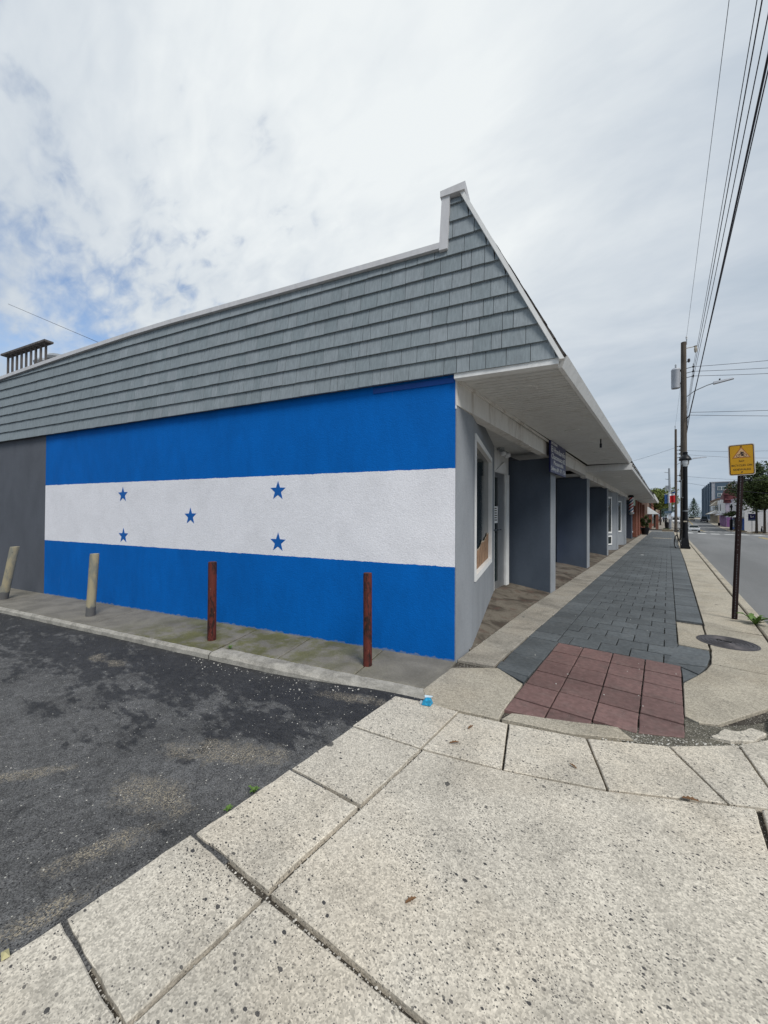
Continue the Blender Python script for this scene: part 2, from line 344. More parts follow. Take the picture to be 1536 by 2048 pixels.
M['glass'] = NT('window_glass').done((.010, .018, .020), .06, 0, .15); M['glassp'] = NT('pale_glass').done((.12, .17, .18), .08, 0, .6)
M['dark'] = simple('dark_void', (.02, .02, .022), .9)
M['white'] = simple('white_paint', (.78, .78, .77), .5, var=.06); M['black'] = simple('black_metal', (.012, .012, .014), .42, .3, var=.2, scale=20, bump=.1)
M['paper'] = simple('kraft_paper', (.27, .165, .10), .9, var=.35, scale=9, bump=.4, bs=25)
M['bluepaint'] = simple('blue_paint', (.005, .07, .33), .6); M['signblue'] = simple('sign_navy', (.012, .014, .09), .35, var=.05)
def m_rust():
    t = NT('rusty_red_paint'); n = t.noise(16, 7, .68, .4, sc=(1, 1, .3)); f = t.rng(n, .46, .60); col = t.mix(f, (.115, .024, .017), (.022, .010, .009))
    col = t.mix(t.rng(t.noise(34, 6, .7, off=(3, 0, 0), sc=(1, 1, .55)), .635, .68), col, (.34, .13, .05)); col = t.mix(t.rng(t.noise(24, 6, .7, off=(0, 7, 0), sc=(1, 1, .4)), .70, .73), col, (.55, .45, .36))
    t.bump(n, .6, .006); return t.done(col, .7)
M['rust'] = m_rust()
def m_oldyellow():
    t = NT('faded_yellow_post'); n = t.noise(12, 7, .65, .3, sc=(1, 1, .35)); x, y, z = t.xyz(); col = t.mix(t.rng(n, .4, .62), (.37, .32, .21), (.23, .225, .185))
    col = t.mix(t.rng(t.noise(22, 6, .7, off=(5, 0, 0)), .66, .69), col, (.045, .035, .03)); col = t.mix(t.rng(t.math('ADD', z, t.math('MULTIPLY', t.noise(20, 3), .08)), .16, .2, .9, 0), col, (.10, .10, .105))
    t.bump(n, .4, .005); return t.done(col, .75)
M['oldyellow'] = m_oldyellow()
M['post'] = simple('brown_steel', (.030, .016, .015), .5, .4, var=.3, scale=18, bump=.15)
M['signyellow'] = simple('sign_amber', (.56, .29, .008), .4, var=.06); M['signpale'] = simple('sign_pale', (.60, .38, .20), .4, var=.05); M['signframe'] = simple('sign_edge_white', (.62, .55, .5), .5); M['ink'] = simple('sign_ink', (.03, .016, .012), .5)
def m_wood(name, c):
    t = NT(name); g = t.noise(26, 7, .65, .5, sc=(1, 1, .05)); k = t.rng(g, .3, .7, .5, 1.4); t.bump(g, .7, .01); return t.done(t.val(c, k), .9)
M['pole'] = m_wood('pole_wood', (.10, .083, .068)); M['deck'] = m_wood('weathered_deck_wood', (.115, .105, .102)); M['bark'] = m_wood('bark', (.06, .05, .04))
M['galv'] = simple('galvanised', (.36, .38, .40), .45, .6); M['trafo'] = simple('transformer_grey', (.46, .48, .52), .5, var=.08); M['wire'] = simple('wire_black', (.05, .048, .065), .7)
M['iron'] = simple('cast_iron', (.085, .078, .082), .55, .5, var=.25, scale=15, bump=.3)
M['globe'] = NT('lamp_globe').done((.72, .74, .76), .25); M['rubber'] = simple('rubber', (.012, .012, .012), .8); M['chrome'] = simple('chrome', (.6, .6, .6), .25, 1.0)
def m_leaf(name, c, c2):
    t = NT(name); g = t.n('ShaderNodeNewGeometry'); col = t.mix(t.noise(1.1, 4), c, c2); k = t.rng(g.outputs['Random Per Island'], 0, 1, .55, 1.5, False)
    t.b.inputs['Transmission Weight'].default_value = 0; return t.done(t.val(col, k), .6)
M['leafd'] = m_leaf('leaf_dark', (.036, .060, .017), (.065, .085, .022)); M['leafl'] = m_leaf('leaf_light', (.105, .145, .026), (.15, .175, .04)); M['leafb'] = m_leaf('leaf_bluegreen', (.07, .11, .085), (.085, .125, .095)); M['weed'] = m_leaf('weed_leaf', (.07, .14, .02), (.10, .17, .04))
M['packet'] = simple('packet_foil', (.02, .26, .46), .35, var=.45, scale=55, bump=.6, bs=70); M['packetw'] = NT('packet_white').done((.55, .68, .76), .4)
M['brownleaf'] = simple('dry_leaf', (.16, .085, .04), .8); M['stone'] = simple('pebble', (.48, .46, .42), .8, var=.3, scale=30, rnd=.3)
M['brick'] = simple('brick_red', (.20, .075, .05), .85, var=.3, scale=14, bump=.3); M['brickb'] = simple('brick_brown', (.17, .11, .085), .85, var=.25, scale=10)
M['tan'] = simple('tan_render', (.26, .21, .15), .85); M['cream'] = simple('cream_render', (.55, .49, .40), .85); M['lilac'] = simple('lilac_boards', (.42, .38, .46), .8); M['purple'] = simple('purple_paint', (.20, .09, .24), .7)
M['maroon'] = simple('maroon_roof', (.095, .025, .03), .8); M['panel'] = simple('grey_panel', (.38, .40, .44), .6); M['bluepanel'] = simple('slate_blue_panel', (.085, .13, .18), .6); M['whitewall'] = simple('pale_wall', (.56, .56, .58), .8)
M['carwhite'] = simple('car_white', (.74, .75, .76), .2, var=.02, spec=.6); M['cartan'] = simple('car_tan', (.30, .27, .21), .4, var=.05); M['cardark'] = simple('car_dark', (.04, .045, .06), .3); M['headlight'] = NT('headlight').done((.85, .86, .88), .1)
M['skin'] = simple('skin', (.32, .2, .14), .6); M['cloth_dark'] = simple('cloth_dark', (.02, .02, .025), .9); M['cloth_pink'] = simple('cloth_pale', (.55, .45, .46), .9); M['cloth_blue'] = simple('cloth_blue', (.05, .07, .13), .9)
M['red'] = simple('red_cloth', (.45, .015, .02), .8); M['fblue'] = simple('blue_cloth', (.015, .06, .19), .8); M['fwhite'] = simple('white_cloth', (.72, .72, .75), .8); M['teal'] = simple('pale_green_board', (.32, .42, .36), .7)
M['ground'] = simple('bare_ground', (.12, .115, .105), .95, var=.25, scale=.4)

# ------------------------------------------------------------------ terrain levels
_prof = [(-80, 0), (46, 0), (54, -.08), (62, -.3), (75, -.72), (95, -1.2), (119, -1.5), (150, -.9), (186, .22), (239, .75), (320, 1.2), (700, 3.0)]
def gz(y):
    for (a, p), (b, q) in zip(_prof, _prof[1:]):
        if y <= b:
            t = max(0, (y - a) / (b - a)); t = t * t * (3 - 2 * t) * .5 + t * .5; return p + (q - p) * t
    return _prof[-1][1]
def rz_(x, y):  # road level: falls away to the right of the left kerb, beyond the junction
    return gz(y) * max(0, min(1, (x - 1.0) / 3.0)) - .13
def sheet(name, xs, ys, zf, mat, kind='structure', parent=None):
    mb = MB(); nx = len(xs); mb.v = [(x, y, zf(x, y)) for y in ys for x in xs]
    mb.f = [(j * nx + i, j * nx + i + 1, (j + 1) * nx + i + 1, (j + 1) * nx + i) for j in range(len(ys) - 1) for i in range(nx - 1)]
    o = mb.build(name, mat, parent, smooth=True)
    if kind: o['kind'] = kind
    return o
ys_far = [-60, -20, 0, 20, 40, 46, 50, 54, 58, 62, 68, 75, 82, 88, 95, 102, 110, 119, 128, 138, 150, 162, 174, 186, 200, 220, 239, 270, 320, 420, 700]
sheet('ground', [-1500, -300, -80, -40, -20, -6, 1, 4, 12, 16, 40, 120, 400, 1500], [-1500, -200] + ys_far + [1600], lambda x, y: rz_(x, y) - .32 - max(0, (abs(x) - 60)) * .0005, M['ground'])
road = sheet('road', [1.19, 2, 3, 4, 6.4, 9, 11.6], ys_far, rz_, M['road'])
sheet('side_street', [-60, -20, -2.2, 1.18], [52.6, 56, 60.2], lambda x, y: -.125, M['road'])
sheet('far_pavement', [-2.3, .4, 1.18], [60.25, 80, 110, 130, 170, 260, 330], lambda x, y: max(0.0, gz(y)), M['strip'])
mb = MB()
for i in range(9): mb.box(1.5 + i * 1.12, 2.22 + i * 1.12, 53.0, 55.4, 0, .003)
def drape(mb, dz, name, mat, label):
    mb.v = [(x, y, rz_(x, y) + dz + z) for x, y, z in mb.v]; return tag(mb.build(name, mat, road), label)
drape(mb, .004, 'crosswalk_marking', M['line'], None)
mb = MB()
for i in range(9): mb.box(1.5 + i * 1.12, 2.2 + i * 1.12, 103, 105.5, 0, .003)
drape(mb, .004, 'crosswalk_marking', M['line'], None)
mb = MB()
ycl = list(range(-20, 53, 6)) + [107, 119, 128, 138, 150, 162, 174, 186, 200, 220, 239]
for a, b in zip(ycl, ycl[1:]):
    if a < 52 <= b: continue
    if b > 53 and a < 107: continue
    for x in (6.28, 6.5): mb.box(x, x + .1, a, b, 0, .003)
drape(mb, .004, 'centre_line', M['yline'], None)

# ------------------------------------------------------------------ pavement pieces
CX, CY = -1.867, 3.7126; DW = Vector((-.97132, -.23776, 0)); NW = Vector((.23776, -.97132, 0))
def Wp(s, o, z=0.0): return Vector((CX, CY, 0)) + DW * s + NW * o + Vector((0, 0, z))
def W2(s, o): p = Wp(s, o); return (p.x, p.y)
def area(p): return sum(a[0] * b[1] - b[0] * a[1] for a, b in zip(p, p[1:] + p[:1])) / 2
def inset(p, d):
    n = len(p); out = []
    for i in range(n):
        a, b, c = Vector(p[i - 1]), Vector(p[i]), Vector(p[(i + 1) % n]); e1 = (b - a).normalized(); e2 = (c - b).normalized()
        n1 = Vector((-e1.y, e1.x)); n2 = Vector((-e2.y, e2.x)); q = n1 + n2; k = max(.35, 1 + n1.dot(n2)); out.append(tuple(b + q * (d / k)))
    return out
def rough(p, step, amp, seed):
    out = []
    for a, b in zip(p, p[1:] + p[:1]):
        a, b = Vector(a), Vector(b); L = (b - a).length; k = max(1, int(L / step)); nrm = Vector((-(b - a).y, (b - a).x)).normalized() if L > 1e-6 else Vector((0, 0))
        for i in range(k):
            q = a + (b - a) * (i / k); nn = noise.noise((q.x * 9 + seed, q.y * 9, 0)) + .6 * noise.noise((q.x * 31 + seed, q.y * 31, 3)); out.append(tuple(q + nrm * (nn * amp)))
    return out
def slab(parent, name, poly, mat, zt=0.0, th=.06, gap=.006, bev=.005, step=.06, amp=.003, tilt=None):
    poly = [tuple(q) for q in poly]
    if area(poly) < 0: poly = poly[::-1]
    sd = random.random() * 50; p = rough(inset(poly, gap), step, amp, sd); q = inset(p, bev) if bev else p; n = len(p)
    zf = zt if callable(zt) else (lambda x, y: zt)
    mb = MB(); mb.v = [(x, y, zf(x, y)) for x, y in q] + [(x, y, zf(x, y) - bev * .8) for x, y in p] + [(x, y, zf(x, y) - th) for x, y in p]
    mb.f = [tuple(range(n))] + [(n + i, n + (i + 1) % n, (i + 1) % n, i) for i in range(n)] + [(2 * n + i, 2 * n + (i + 1) % n, n + (i + 1) % n, n + i) for i in range(n)]
    return mb.build(name, mat, parent)
# base bed in which the slabs lie
bed = MB()
bed.prism([(-1.9, -4), (1.19, -4), (1.19, 52.5), (-2.95, 52.5), (-2.95, 6.4), (CX, CY), (CX - .01, 2.6)], -.2, -.03)
pave = tag(bed.build('pavement', M['dirt']), kind='structure')
bed2 = MB().prism([W2(-.03, -.3), W2(12.5, -.3), W2(12.5, .90), W2(.1, .90)], -.2, -.032)
side = tag(bed2.build('side_pavement', M['dirt']), kind='structure')
def el(x):  # the curved joint in front of the pavement
    pts = [(-1.93, 2.1), (-1.35, 2.19), (-.83, 2.325), (-.28, 2.535), (.23, 2.81), (.44, 2.92), (1.3, 3.35)]
    for (a, p), (b, q) in zip(pts, pts[1:]):
        if x <= b: return p + (q - p) * (x - a) / (b - a)
    return 3.35
AP = 'apron_slab'
xl = -1.895
for a, b, ab, bb in ((-1.2, -.1, -1.2, -.08), (-.1, .405, -.08, .44), (.405, .905, .44, .94), (.905, 1.515, .96, 1.56), (1.515, 2.105, 1.56, 2.19)):
    slab(pave, AP, [(xl, a), (-1.345, ab), (-1.345, bb), (xl - .01, b)], M['apron'], gap=.009 if a != .905 else .013, amp=.007)
slab(pave, AP, [(xl - .02, 2.105), (-1.35, 2.19), (-1.36, 2.80), (-1.64, 2.765), (-1.93, 2.69)], M['apron'], gap=.007)
E_ = lambda a, b: [(x, el(x)) for x in [a + (b - a) * i / 5 for i in range(6)]]
slab(pave, AP, [(-1.345, .96), (-.61, 1.02), (.39, 1.1)] + E_(.39, -1.34), M['apron'], gap=.011)
slab(pave, AP, [(.39, 1.1), (1.19, 1.15)] + E_(1.19, .40), M['apron'], gap=.008)
slab(pave, AP, [(-1.345, -.1), (-.2, -.02), (-.2, 1.05), (-.61, 1.02), (-1.345, .95)], M['apron'], gap=.012)
slab(pave, AP, [(-.2, -.02), (1.19, .05), (1.19, 1.15), (-.2, 1.05)], M['apron'], gap=.01)
slab(pave, AP, [(-1.345, -1.2), (-.2, -1.15), (-.2, -.02), (-1.345, -.1)], M['apron']); slab(pave, AP, [(-.2, -1.15), (1.19, -1.1), (1.19, .05), (-.2, -.02)], M['apron'])
slab(pave, AP, [(xl, -3.9), (1.19, -3.9), (1.19, -1.1), (-.2, -1.15), (xl, -1.2)], M['apron'])
up = [(-1.36, 2.78), (-.98, 2.875), (-.47, 3.035), (.0, 3.29), (.39, 3.61), (.8, 4.05)]; dn = [-1.35, -.83, -.28, .27, .51, 1.19]
for i in range(5):
    top = [up[i + 1], up[i]] if i < 4 else [(1.19, 4.6), up[4]]
    slab(pave, AP, E_(dn[i], dn[i + 1]) + top, M['apron'], gap=.007)
# kerb along the car park edge of the side pavement, broken into lengths
for a, b, oi in ((2.65, 1.35, .735), (1.35, -.02, .735), (12.4, 10.1, .865), (10.1, 7.6, .865), (7.6, 5.12, .865), (5.12, 2.66, .865)):
    mb = MB(); n = 14 if oi < .8 else 24
    for i in range(n + 1):
        s = a + (b - a) * i / n; j = noise.noise((s * 7, 2, 0)) * .008; j2 = noise.noise((s * 6, 9, 0)) * .006
        for o_, z in ((oi, -.05), (oi + .005, -.004 + j2), (.895 + j, -.006 + j2), (.925 + j * 1.4, -.03 + j2), (.945 + j, -.2)): mb.v.append(tuple(Wp(s, o_, z)))
    mb.f = [(i * 5 + k, i * 5 + k + 1, (i + 1) * 5 + k + 1, (i + 1) * 5 + k) for i in range(n) for k in range(4)]
    mb.build('kerb', M['kerb'], side, smooth=True)
# flags of the side pavement between wall and kerb
js = [(-.02, .0), (.855, .84), (1.89, 1.82), (2.79, 2.66), (5.37, 5.12), (7.9, 7.6), (10.4, 10.1), (12.4, 12.4)]
for i in range(7):
    (a, a2), (b, b2) = js[i], js[i + 1]; o_ = .735 if i < 3 else .862
    slab(side, 'paving_flag', [W2(a, -.05), W2(b, -.05), W2(b2, o_), W2(a2, o_)], M['side'], zt=-.002, th=.17, gap=.007, amp=.004 if i < 3 else .008, bev=.008)
# corner slab, broken kerb pieces
slab(pave, 'corner_slab', [(-1.82, 3.55), (-1.80, 2.94), (-1.63, 2.74), (-1.05, 2.88), (-1.07, 3.02), (-1.1, 3.64), (-1.43, 3.86)], M['walk'], gap=.008, amp=.005)
slab(pave, 'kerb_piece', [(-1.05, 2.885), (-.55, 3.02), (-.19, 3.215), (-.30, 3.34), (-.62, 3.20), (-1.02, 3.035)], M['walk'], gap=.008, amp=.008, zt=.004)
slab(pave, 'broken_kerb_piece', [(.235, 3.60), (.36, 3.60), (.50, 3.73), (.58, 3.90), (.50, 3.93), (.40, 3.80), (.33, 3.79), (.30, 3.70)], M['apron'], zt=.012, gap=.004, amp=.014, step=.03)
slab(pave, 'broken_kerb_piece', [(.60, 3.97), (.78, 4.05), (.98, 4.5), (.86, 4.62), (.62, 4.16)], M['apron'], zt=.02, gap=.004, amp=.012, step=.03)
gr = slab(pave, 'gravel_patch', [(-.45, 3.10), (.0, 3.30), (.24, 3.48), (.42, 3.62), (.78, 4.0), (.72, 4.3), (.52, 4.05), (.33, 3.86), (.2, 3.8), (.1, 3.84), (.1, 3.58), (-.46, 3.30)], M['gravel'], zt=-.012, gap=0, bev=0, amp=.004)
# strip beside the shopfronts
ylist = [3.86, 4.44, 5.08, 5.78, 6.45, 7.12] + [7.8 + .68 * i for i in range(66)]
def fl(y): return -1.86 - max(0, min(1, (y - 3.7) / 3)) * .09
for i, (a, b) in enumerate(zip(ylist, ylist[1:])):
    if a > 51.5: break
    a0 = a - .08 if i == 0 else a
    slab(pave, 'strip_slab', [(fl(a), a0), (-1.475, a), (-1.485, b), (fl(b), b)], M['strip'], gap=.005, step=.2 if a > 9 else .07, amp=.003)
# strip beside the road, and the road kerb
slab(pave, 'strip_slab', [(.11, 4.62), (.10, 3.86), (.19, 3.80), (.31, 3.86), (.66, 4.43), (.85, 4.9), (.92, 5.38), (.37, 5.41), (.31, 5.16), (.24, 4.95)], M['walk'])
slab(pave, 'strip_slab', [(.37, 5.42), (.92, 5.39), (1.0, 5.9), (1.025, 7.12), (.41, 7.22), (.41, 5.95)], M['walk'])
slab(pave, 'strip_slab', [(.10, 5.98), (.40, 5.96), (.40, 6.6), (.10, 6.58)], M['walk'], gap=.004); slab(pave, 'strip_slab', [(.10, 6.58), (.40, 6.6), (.40, 7.22), (.095, 7.22)], M['walk'], gap=.004)
yy = [7.2, 9.17] + [9.17 + 1.95 * i for i in range(1, 24)]
for a, b in zip(yy, yy[1:]):
    if b > 52: break
    slab(pave, 'strip_slab', [(.42 + min(.06, (a - 7) * .006), a), (1.03, a - .03), (1.03, b - .03), (.42 + min(.06, (b - 7) * .006), b)], M['walk'], step=.2, amp=.004)
mb = MB()
kp = [(.70, 4.42), (.9, 4.9), (1.0, 5.4), (1.045, 6.2), (1.05, 8)] + [(1.05, 8 + 2 * i) for i in range(1, 23)] + [(1.05, 52.4)]
for i, (a, b) in enumerate(zip(kp, kp[1:])):
    w = .145
    slab(pave, 'road_kerb', [(a[0], a[1]), (a[0] + w, a[1] - (.03 if i < 3 else 0)), (b[0] + w, b[1] - (.03 if i < 2 else 0)), b], M['walk'], zt=.0, th=.16, gap=.004, bev=.015, step=.3, amp=.003)
# red tiles
cxs = [(-1.11, -1.09), (-.825, -.79), (-.515, -.48), (-.205, -.185), (.11, .1)]; rws = [5.11, 4.75, 4.40, 4.05, 3.68, 3.32, 2.98]
def gx(i, y): a, b = cxs[i]; return a + (b - a) * (5.11 - y) / 1.6
def cut(x): return 3.05 + .2 * max(0, x + 1.07) + .36 * max(0, x + .45)
for r in range(6):
    for c_ in range(4):
        y1, y0 = rws[r] + .03 * (c_ / 4), rws[r + 1] + .03 * (c_ / 4)
        a, b = gx(c_, y1), gx(c_ + 1, y1); l0, l1 = max(y0, cut(a)), max(y0, cut(b))
        if y1 - max(l0, l1) < .06: continue
        slab(pave, 'red_tile', [(gx(c_, l0), l0 + .006), (gx(c_ + 1, l1), l1 + .006), (b, y1 - .006), (a, y1 - .006)], M['tile'], zt=-.002 + random.uniform(-.002, .002), gap=.005, amp=.004, bev=.005)
# blue-grey pavers: a running bond field with a column of border pavers either side
P_ = 'paver'
def pav(poly, far): slab(pave, P_, poly, M['paver'], zt=-.004 + random.uniform(-.003, .003), gap=.0055, bev=.004, step=.35 if far else .09, amp=.003)
rows = [5.12 + .325 * i for i in range(0, 146)]
npv = 0; stuffb = MB(); fld0, fld1 = -1.125, .095
def drift(y): return min(.0, 0) - min(.06, max(0, (y - 5.2) * .012))
for i, (a, b) in enumerate(zip(rows, rows[1:])):
    edges = [-1.48, -1.135 + drift(a)]; off = 0 if i % 2 else -.16
    xs_ = [-1.135 + drift(a)] + [x for x in [fld0 + .29 + off + .318 * k for k in range(5)] if -1.05 + drift(a) < x < .03] + [.095]
    cells = [(-1.483, -1.135 + drift(a))] + list(zip(xs_, xs_[1:]))
    if not (5.97 < a < 7.2) and a > 5.9: cells.append((.095, .415 + min(.06, max(0, (a - 7) * .006))))
    for x0, x1 in cells:
        if npv < 290: pav([(x0, a + .003), (x1, a + .013), (x1, b + .007), (x0, b - .003)], a > 9); npv += 1
        else:
            g_ = .0035; stuffb.box(x0 + g_, x1 - g_, a + g_, b - g_, -.05, -.003)
tag(stuffb.build('far_paver_field', M['paver'], pave), kind='stuff')
for a, b in ((5.12, 4.76), (4.76, 4.41), (4.41, 4.06), (4.06, 3.86)):
    pav([(-1.475 if a < 4.9 else -1.48, a), (-1.45 if b < 4.2 else -1.47, b), (-1.105, b - .03), (-1.11, a)], False)
pav([(-1.44, 3.86), (-1.42, 3.84), (-1.105, 3.67), (-1.108, 3.83)], False)
# fan of cut pavers at the right of the red tiles
pav([(.10, 5.97), (.395, 5.94), (.385, 5.66), (.05, 5.62)], False); pav([(.05, 5.62), (.385, 5.65), (.33, 5.28), (-.02, 5.18)], False)
pav([(.10, 5.12), (.0, 5.17), (.33, 5.27), (.25, 4.98)], False); pav([(.105, 5.1), (.245, 4.96), (.115, 4.66)], False)
pav([(.05, 5.62), (.10, 5.97), (.095, 5.98), (.04, 5.75)], False)
slab(pave, 'strip_slab', [(-.95, 35.0), (.25, 34.7), (.25, 35.3), (-.95, 35.6)], M['walk'], zt=.004)
slab(pave, 'strip_slab', [(-1.9, 52.0), (1.05, 52.0), (1.05, 52.55), (-1.9, 52.55)], M['walk'], zt=.004)

# ------------------------------------------------------------------ car park
def zlot(x, y):
    t = max(0, min(1, (-1.88 - x) / 1.6)); t = t * t * (3 - 2 * t); return -.014 - .062 * t + .006 * noise.noise((x * .8, y * .8, 0))
def build_lot():
    mb = MB(); ns, no = 60, 46
    # rows follow the kerb line, columns fan from the apron edge leftwards
    for j in range(no + 1):
        f = (j / no) ** 1.7
        for i in range(ns + 1):
            t = (i / ns) ** 1.6; s = -.05 + t * 16
            top = Wp(s, .915)
            x0 = -1.885 + .018 * noise.noise((0, top.y * 5, f * 40)) + .01 * noise.noise((7, f * 160, 0))
            y = top.y + (-18 - top.y) * f; x = top.x
            if i == 0: x = x0; y = 2.62 + (-18 - 2.62) * f
            mb.v.append((x, y, zlot(x, y)))
    n = ns + 1
    mb.f = [(j * n + i, j * n + i + 1, (j + 1) * n + i + 1, (j + 1) * n + i) for j in range(no) for i in range(ns)]
    mb.f = [f[::-1] for f in mb.f]
    return tag(mb.build('car_park', M['lot'], smooth=True), kind='structure')
build_lot()
sheet('car_park_margin', [-60, -30, -17.3], [-18, -8, -2.5], lambda x, y: -.08, M['lot'])

# ------------------------------------------------------------------ the corner shop building
bld = thing('shop_building', 'low corner shop building with blue and white flag mural and grey shingle parapet', 'building', (CX, CY, 0))
def B(mb, name, mat, **k): return mb.build(name, mat, bld, world=True, **k)
LEN = 12.6; FL = 8.27; YE = 33.2      # side length, painted length, far end along the street
def wallbox(s0, s1, o0, o1, z0, z1):
    q = [Wp(s0, o1), Wp(s0, o0), Wp(s1, o0), Wp(s1, o1)]; q = [(p.x, p.y) for p in q]
    if area(q) < 0: q = q[::-1]
    return MB().hexa([(x, y, z0) for x, y in q] + [(x, y, z1) for x, y in q])
B(wallbox(0, FL, -.22, 0, -.1, 3.2), 'painted_wall', M['flag']); B(wallbox(FL, LEN, -.22, -.003, -.1, 3.2), 'grey_wall', M['dkgrey'])
B(wallbox(-.012, .02, -.2, -.008, 2.79, 3.2), 'corner_post', M['trim'])
B(wallbox(.012, 1.0, -.02, .012, 3.075, 3.135), 'wall_trim_board', M['bluepaint'])
# five painted stars
for s, z in ((5.804, 1.946), (4.135, 1.582), (5.776, 1.235), (2.44, 1.941), (2.432, 1.236)):
    mb = MB(); pts = []; rot = random.uniform(-.03, .03)
    for k in range(10):
        r = .1365 if k % 2 == 0 else .056; a = math.pi / 2 + rot + k * math.pi / 5; pts.append((r * math.cos(a), r * math.sin(a)))
    z = z - .012
    mb.v = [tuple(Wp(s - x, .0025, z + y)) for x, y in pts] + [tuple(Wp(s - x, -.001, z + y)) for x, y in pts] + [tuple(Wp(s, .0025, z))]
    mb.f = [(k, (k + 1) % 10, 20) for k in range(10)] + [(k, 10 + k, 10 + (k + 1) % 10, (k + 1) % 10) for k in range(10)]
    B(mb, 'star', M['star'])
# backing of the shingled parapet and gable (side plane)
ZB = 3.165; RS0, RZ0, RS1, RZ1 = -1.055, ZB, -.085, 5.12
def rk(z): return RS0 + (RS1 - RS0) * (z - RZ0) / (RZ1 - RZ0)
_pzk = [(-1, 4.572), (.3, 4.575), (2, 4.595), (5, 4.64), (8, 4.585), (10, 4.515), (13, 4.42)]
def pz(s):
    for (a, p), (b, q) in zip(_pzk, _pzk[1:]):
        if s <= b: return p + (q - p) * (s - a) / (b - a)
    return 4.42
prof = [(RS0, ZB), (LEN, ZB), (LEN, pz(LEN) - .03), (10, pz(10) - .03), (8, pz(8) - .03), (5, pz(5) - .03), (2, pz(2) - .03), (.12, 4.57), (.09, 5.12), (RS1, 5.12)]
mb = MB(); n = len(prof); mb.v = [tuple(Wp(s, .045, z)) for s, z in prof] + [tuple(Wp(s, -.12, z)) for s, z in prof]
mb.f = [tuple(range(n))[::-1], tuple(range(n, 2 * n))] + [(i, (i + 1) % n, n + (i + 1) % n, n + i) for i in range(n)]
B(mb, 'parapet_wall', M['roofing'])
# shingles, course by course
EXP = .187; cand = []
random.seed(21)
for k in range(11):
    z0 = ZB + EXP * k - .01; z1 = z0 + EXP + .012
    s = -1.2 - random.uniform(0, .2); smax = LEN if k < 8 else .085
    while s < smax:
        w = random.choice((.105, .14, .17, .19, .205, .22, .235)); a, b = s, min(s + w, smax); s += w
        if k >= 8 and a > .08: break
        ztop = min(z1, pz((a + b) / 2) - .012) if (k >= 7 and b > .11) else z1
        if k >= 8: ztop = min(ztop, 5.10)
        if ztop - z0 < .03: continue
        a0, a1 = max(a, rk(z0)), max(a, rk(ztop))
        if b - a0 < .012: continue
        if b < rk(ztop): ztop = RZ0 + (b - .004 - RS0) / (RS1 - RS0) * (RZ1 - RZ0); a1 = b - .0032
        a1 = min(a1, b - .0032)
        if ztop - z0 < .02: continue
        gg = random.uniform(.0016, .0032); cand.append((a0 + gg, min(a1 + gg, b - gg), b - gg, z0 + random.uniform(-.0025, .0025), ztop))
cand.sort(key=lambda c: c[0] + c[3] * .1)
stuff = MB()
for i, (a0, a1, b, z0, zt) in enumerate(cand):
    t0 = .074 + random.uniform(-.002, .002); t1 = .05
    q = [Wp(a0, t0, z0), Wp(b, t0, z0), Wp(b, t1, zt), Wp(a1, t1, zt), Wp(a0, .044, z0), Wp(b, .044, z0), Wp(b, .044, zt), Wp(a1, .044, zt)]
    fs = [(0, 3, 2, 1), (0, 1, 5, 4), (1, 2, 6, 5), (0, 4, 7, 3)]
    if i < 300: mb = MB().add(q, fs); B(mb, 'shingle', M['shingle'])
    else: stuff.add(q, fs)
tag(B(stuff, 'far_shingle_courses', M['shingle']), kind='stuff')
# trims: parapet cap, notch board, peak cap, rake board, side fascia under the gable
def strip(name, pts, o0, o1, mat):   # closed (s,z) outline extruded across o
    mb = MB(); n = len(pts); mb.v = [tuple(Wp(s, o1, z)) for s, z in pts] + [tuple(Wp(s, o0, z)) for s, z in pts]
    mb.f = [tuple(range(n)), tuple(range(2 * n - 1, n - 1, -1))] + [(i, n + i, n + (i + 1) % n, (i + 1) % n) for i in range(n)]
    return B(mb, name, mat)
ss = [.12, .6, 1.5, 2.5, 3.5, 4.5, 5.5, 6.5, 7.5, 9, 10.5, LEN]
strip('parapet_cap', [(s, pz(s) - .02) for s in ss] + [(s, pz(s) + .045) for s in ss[::-1]], -.16, .098, M['cap'])
strip('notch_board', [(.072, 4.53), (.165, 4.53), (.135, 5.12), (.045, 5.12)], -.1, .10, M['cap'])
strip('peak_cap', [(-.12, 5.105), (.15, 5.105), (.15, 5.17), (-.125, 5.19)], -.16, .115, M['cap'])
strip('rake_board', [(rk(3.13) - .012, 3.13), (rk(3.13) + .03, 3.13), (rk(5.12) + .03, 5.12), (rk(5.12) - .012, 5.12)], .03, .095, M['trim'])
strip('side_fascia', [(-1.03, 3.10), (.0, 3.10), (.0, 3.168), (-1.05, 3.168)], -.05, .058, M['trim'])
# front mansard: rows of dark roofing shingles seen nearly edge-on
def mansard(y0, y1, x0, z0, x1, z1, seedo, skew=0.0):
    mb = MB(); n = 11
    for k in range(n):
        f0, f1 = k / n, (k + 1.15) / n
        y = y0 - .25
        while y < y1:
            w = random.uniform(.28, .36); a, b = max(y, y0), min(y + w - .004, y1); y += w
            if b - a < .03: continue
            th = .018 + random.uniform(-.004, .007)
            def pt(f, yy, o_): return (x0 + (x1 - x0) * f + .9 * o_, yy - skew * f * max(0.0, 1 - (yy - y0) / 3.0), z0 + (z1 - z0) * f + .43 * o_)
            mb.hexa([pt(f0, a, 0), pt(f0, b, 0), pt(f1, b, -.01), pt(f1, a, -.01), pt(f0, a, th), pt(f0, b, th), pt(f1, b, .004), pt(f1, a, .004)])
    return tag(B(mb, 'roof_slope', M['roofing']), kind='stuff')
mansard(3.93, 12.42, -.815, 3.185, -1.80, 5.15, 0, .24)
mansard(12.45, 32.9, -.76, 3.0, -1.72, 4.95, 1)
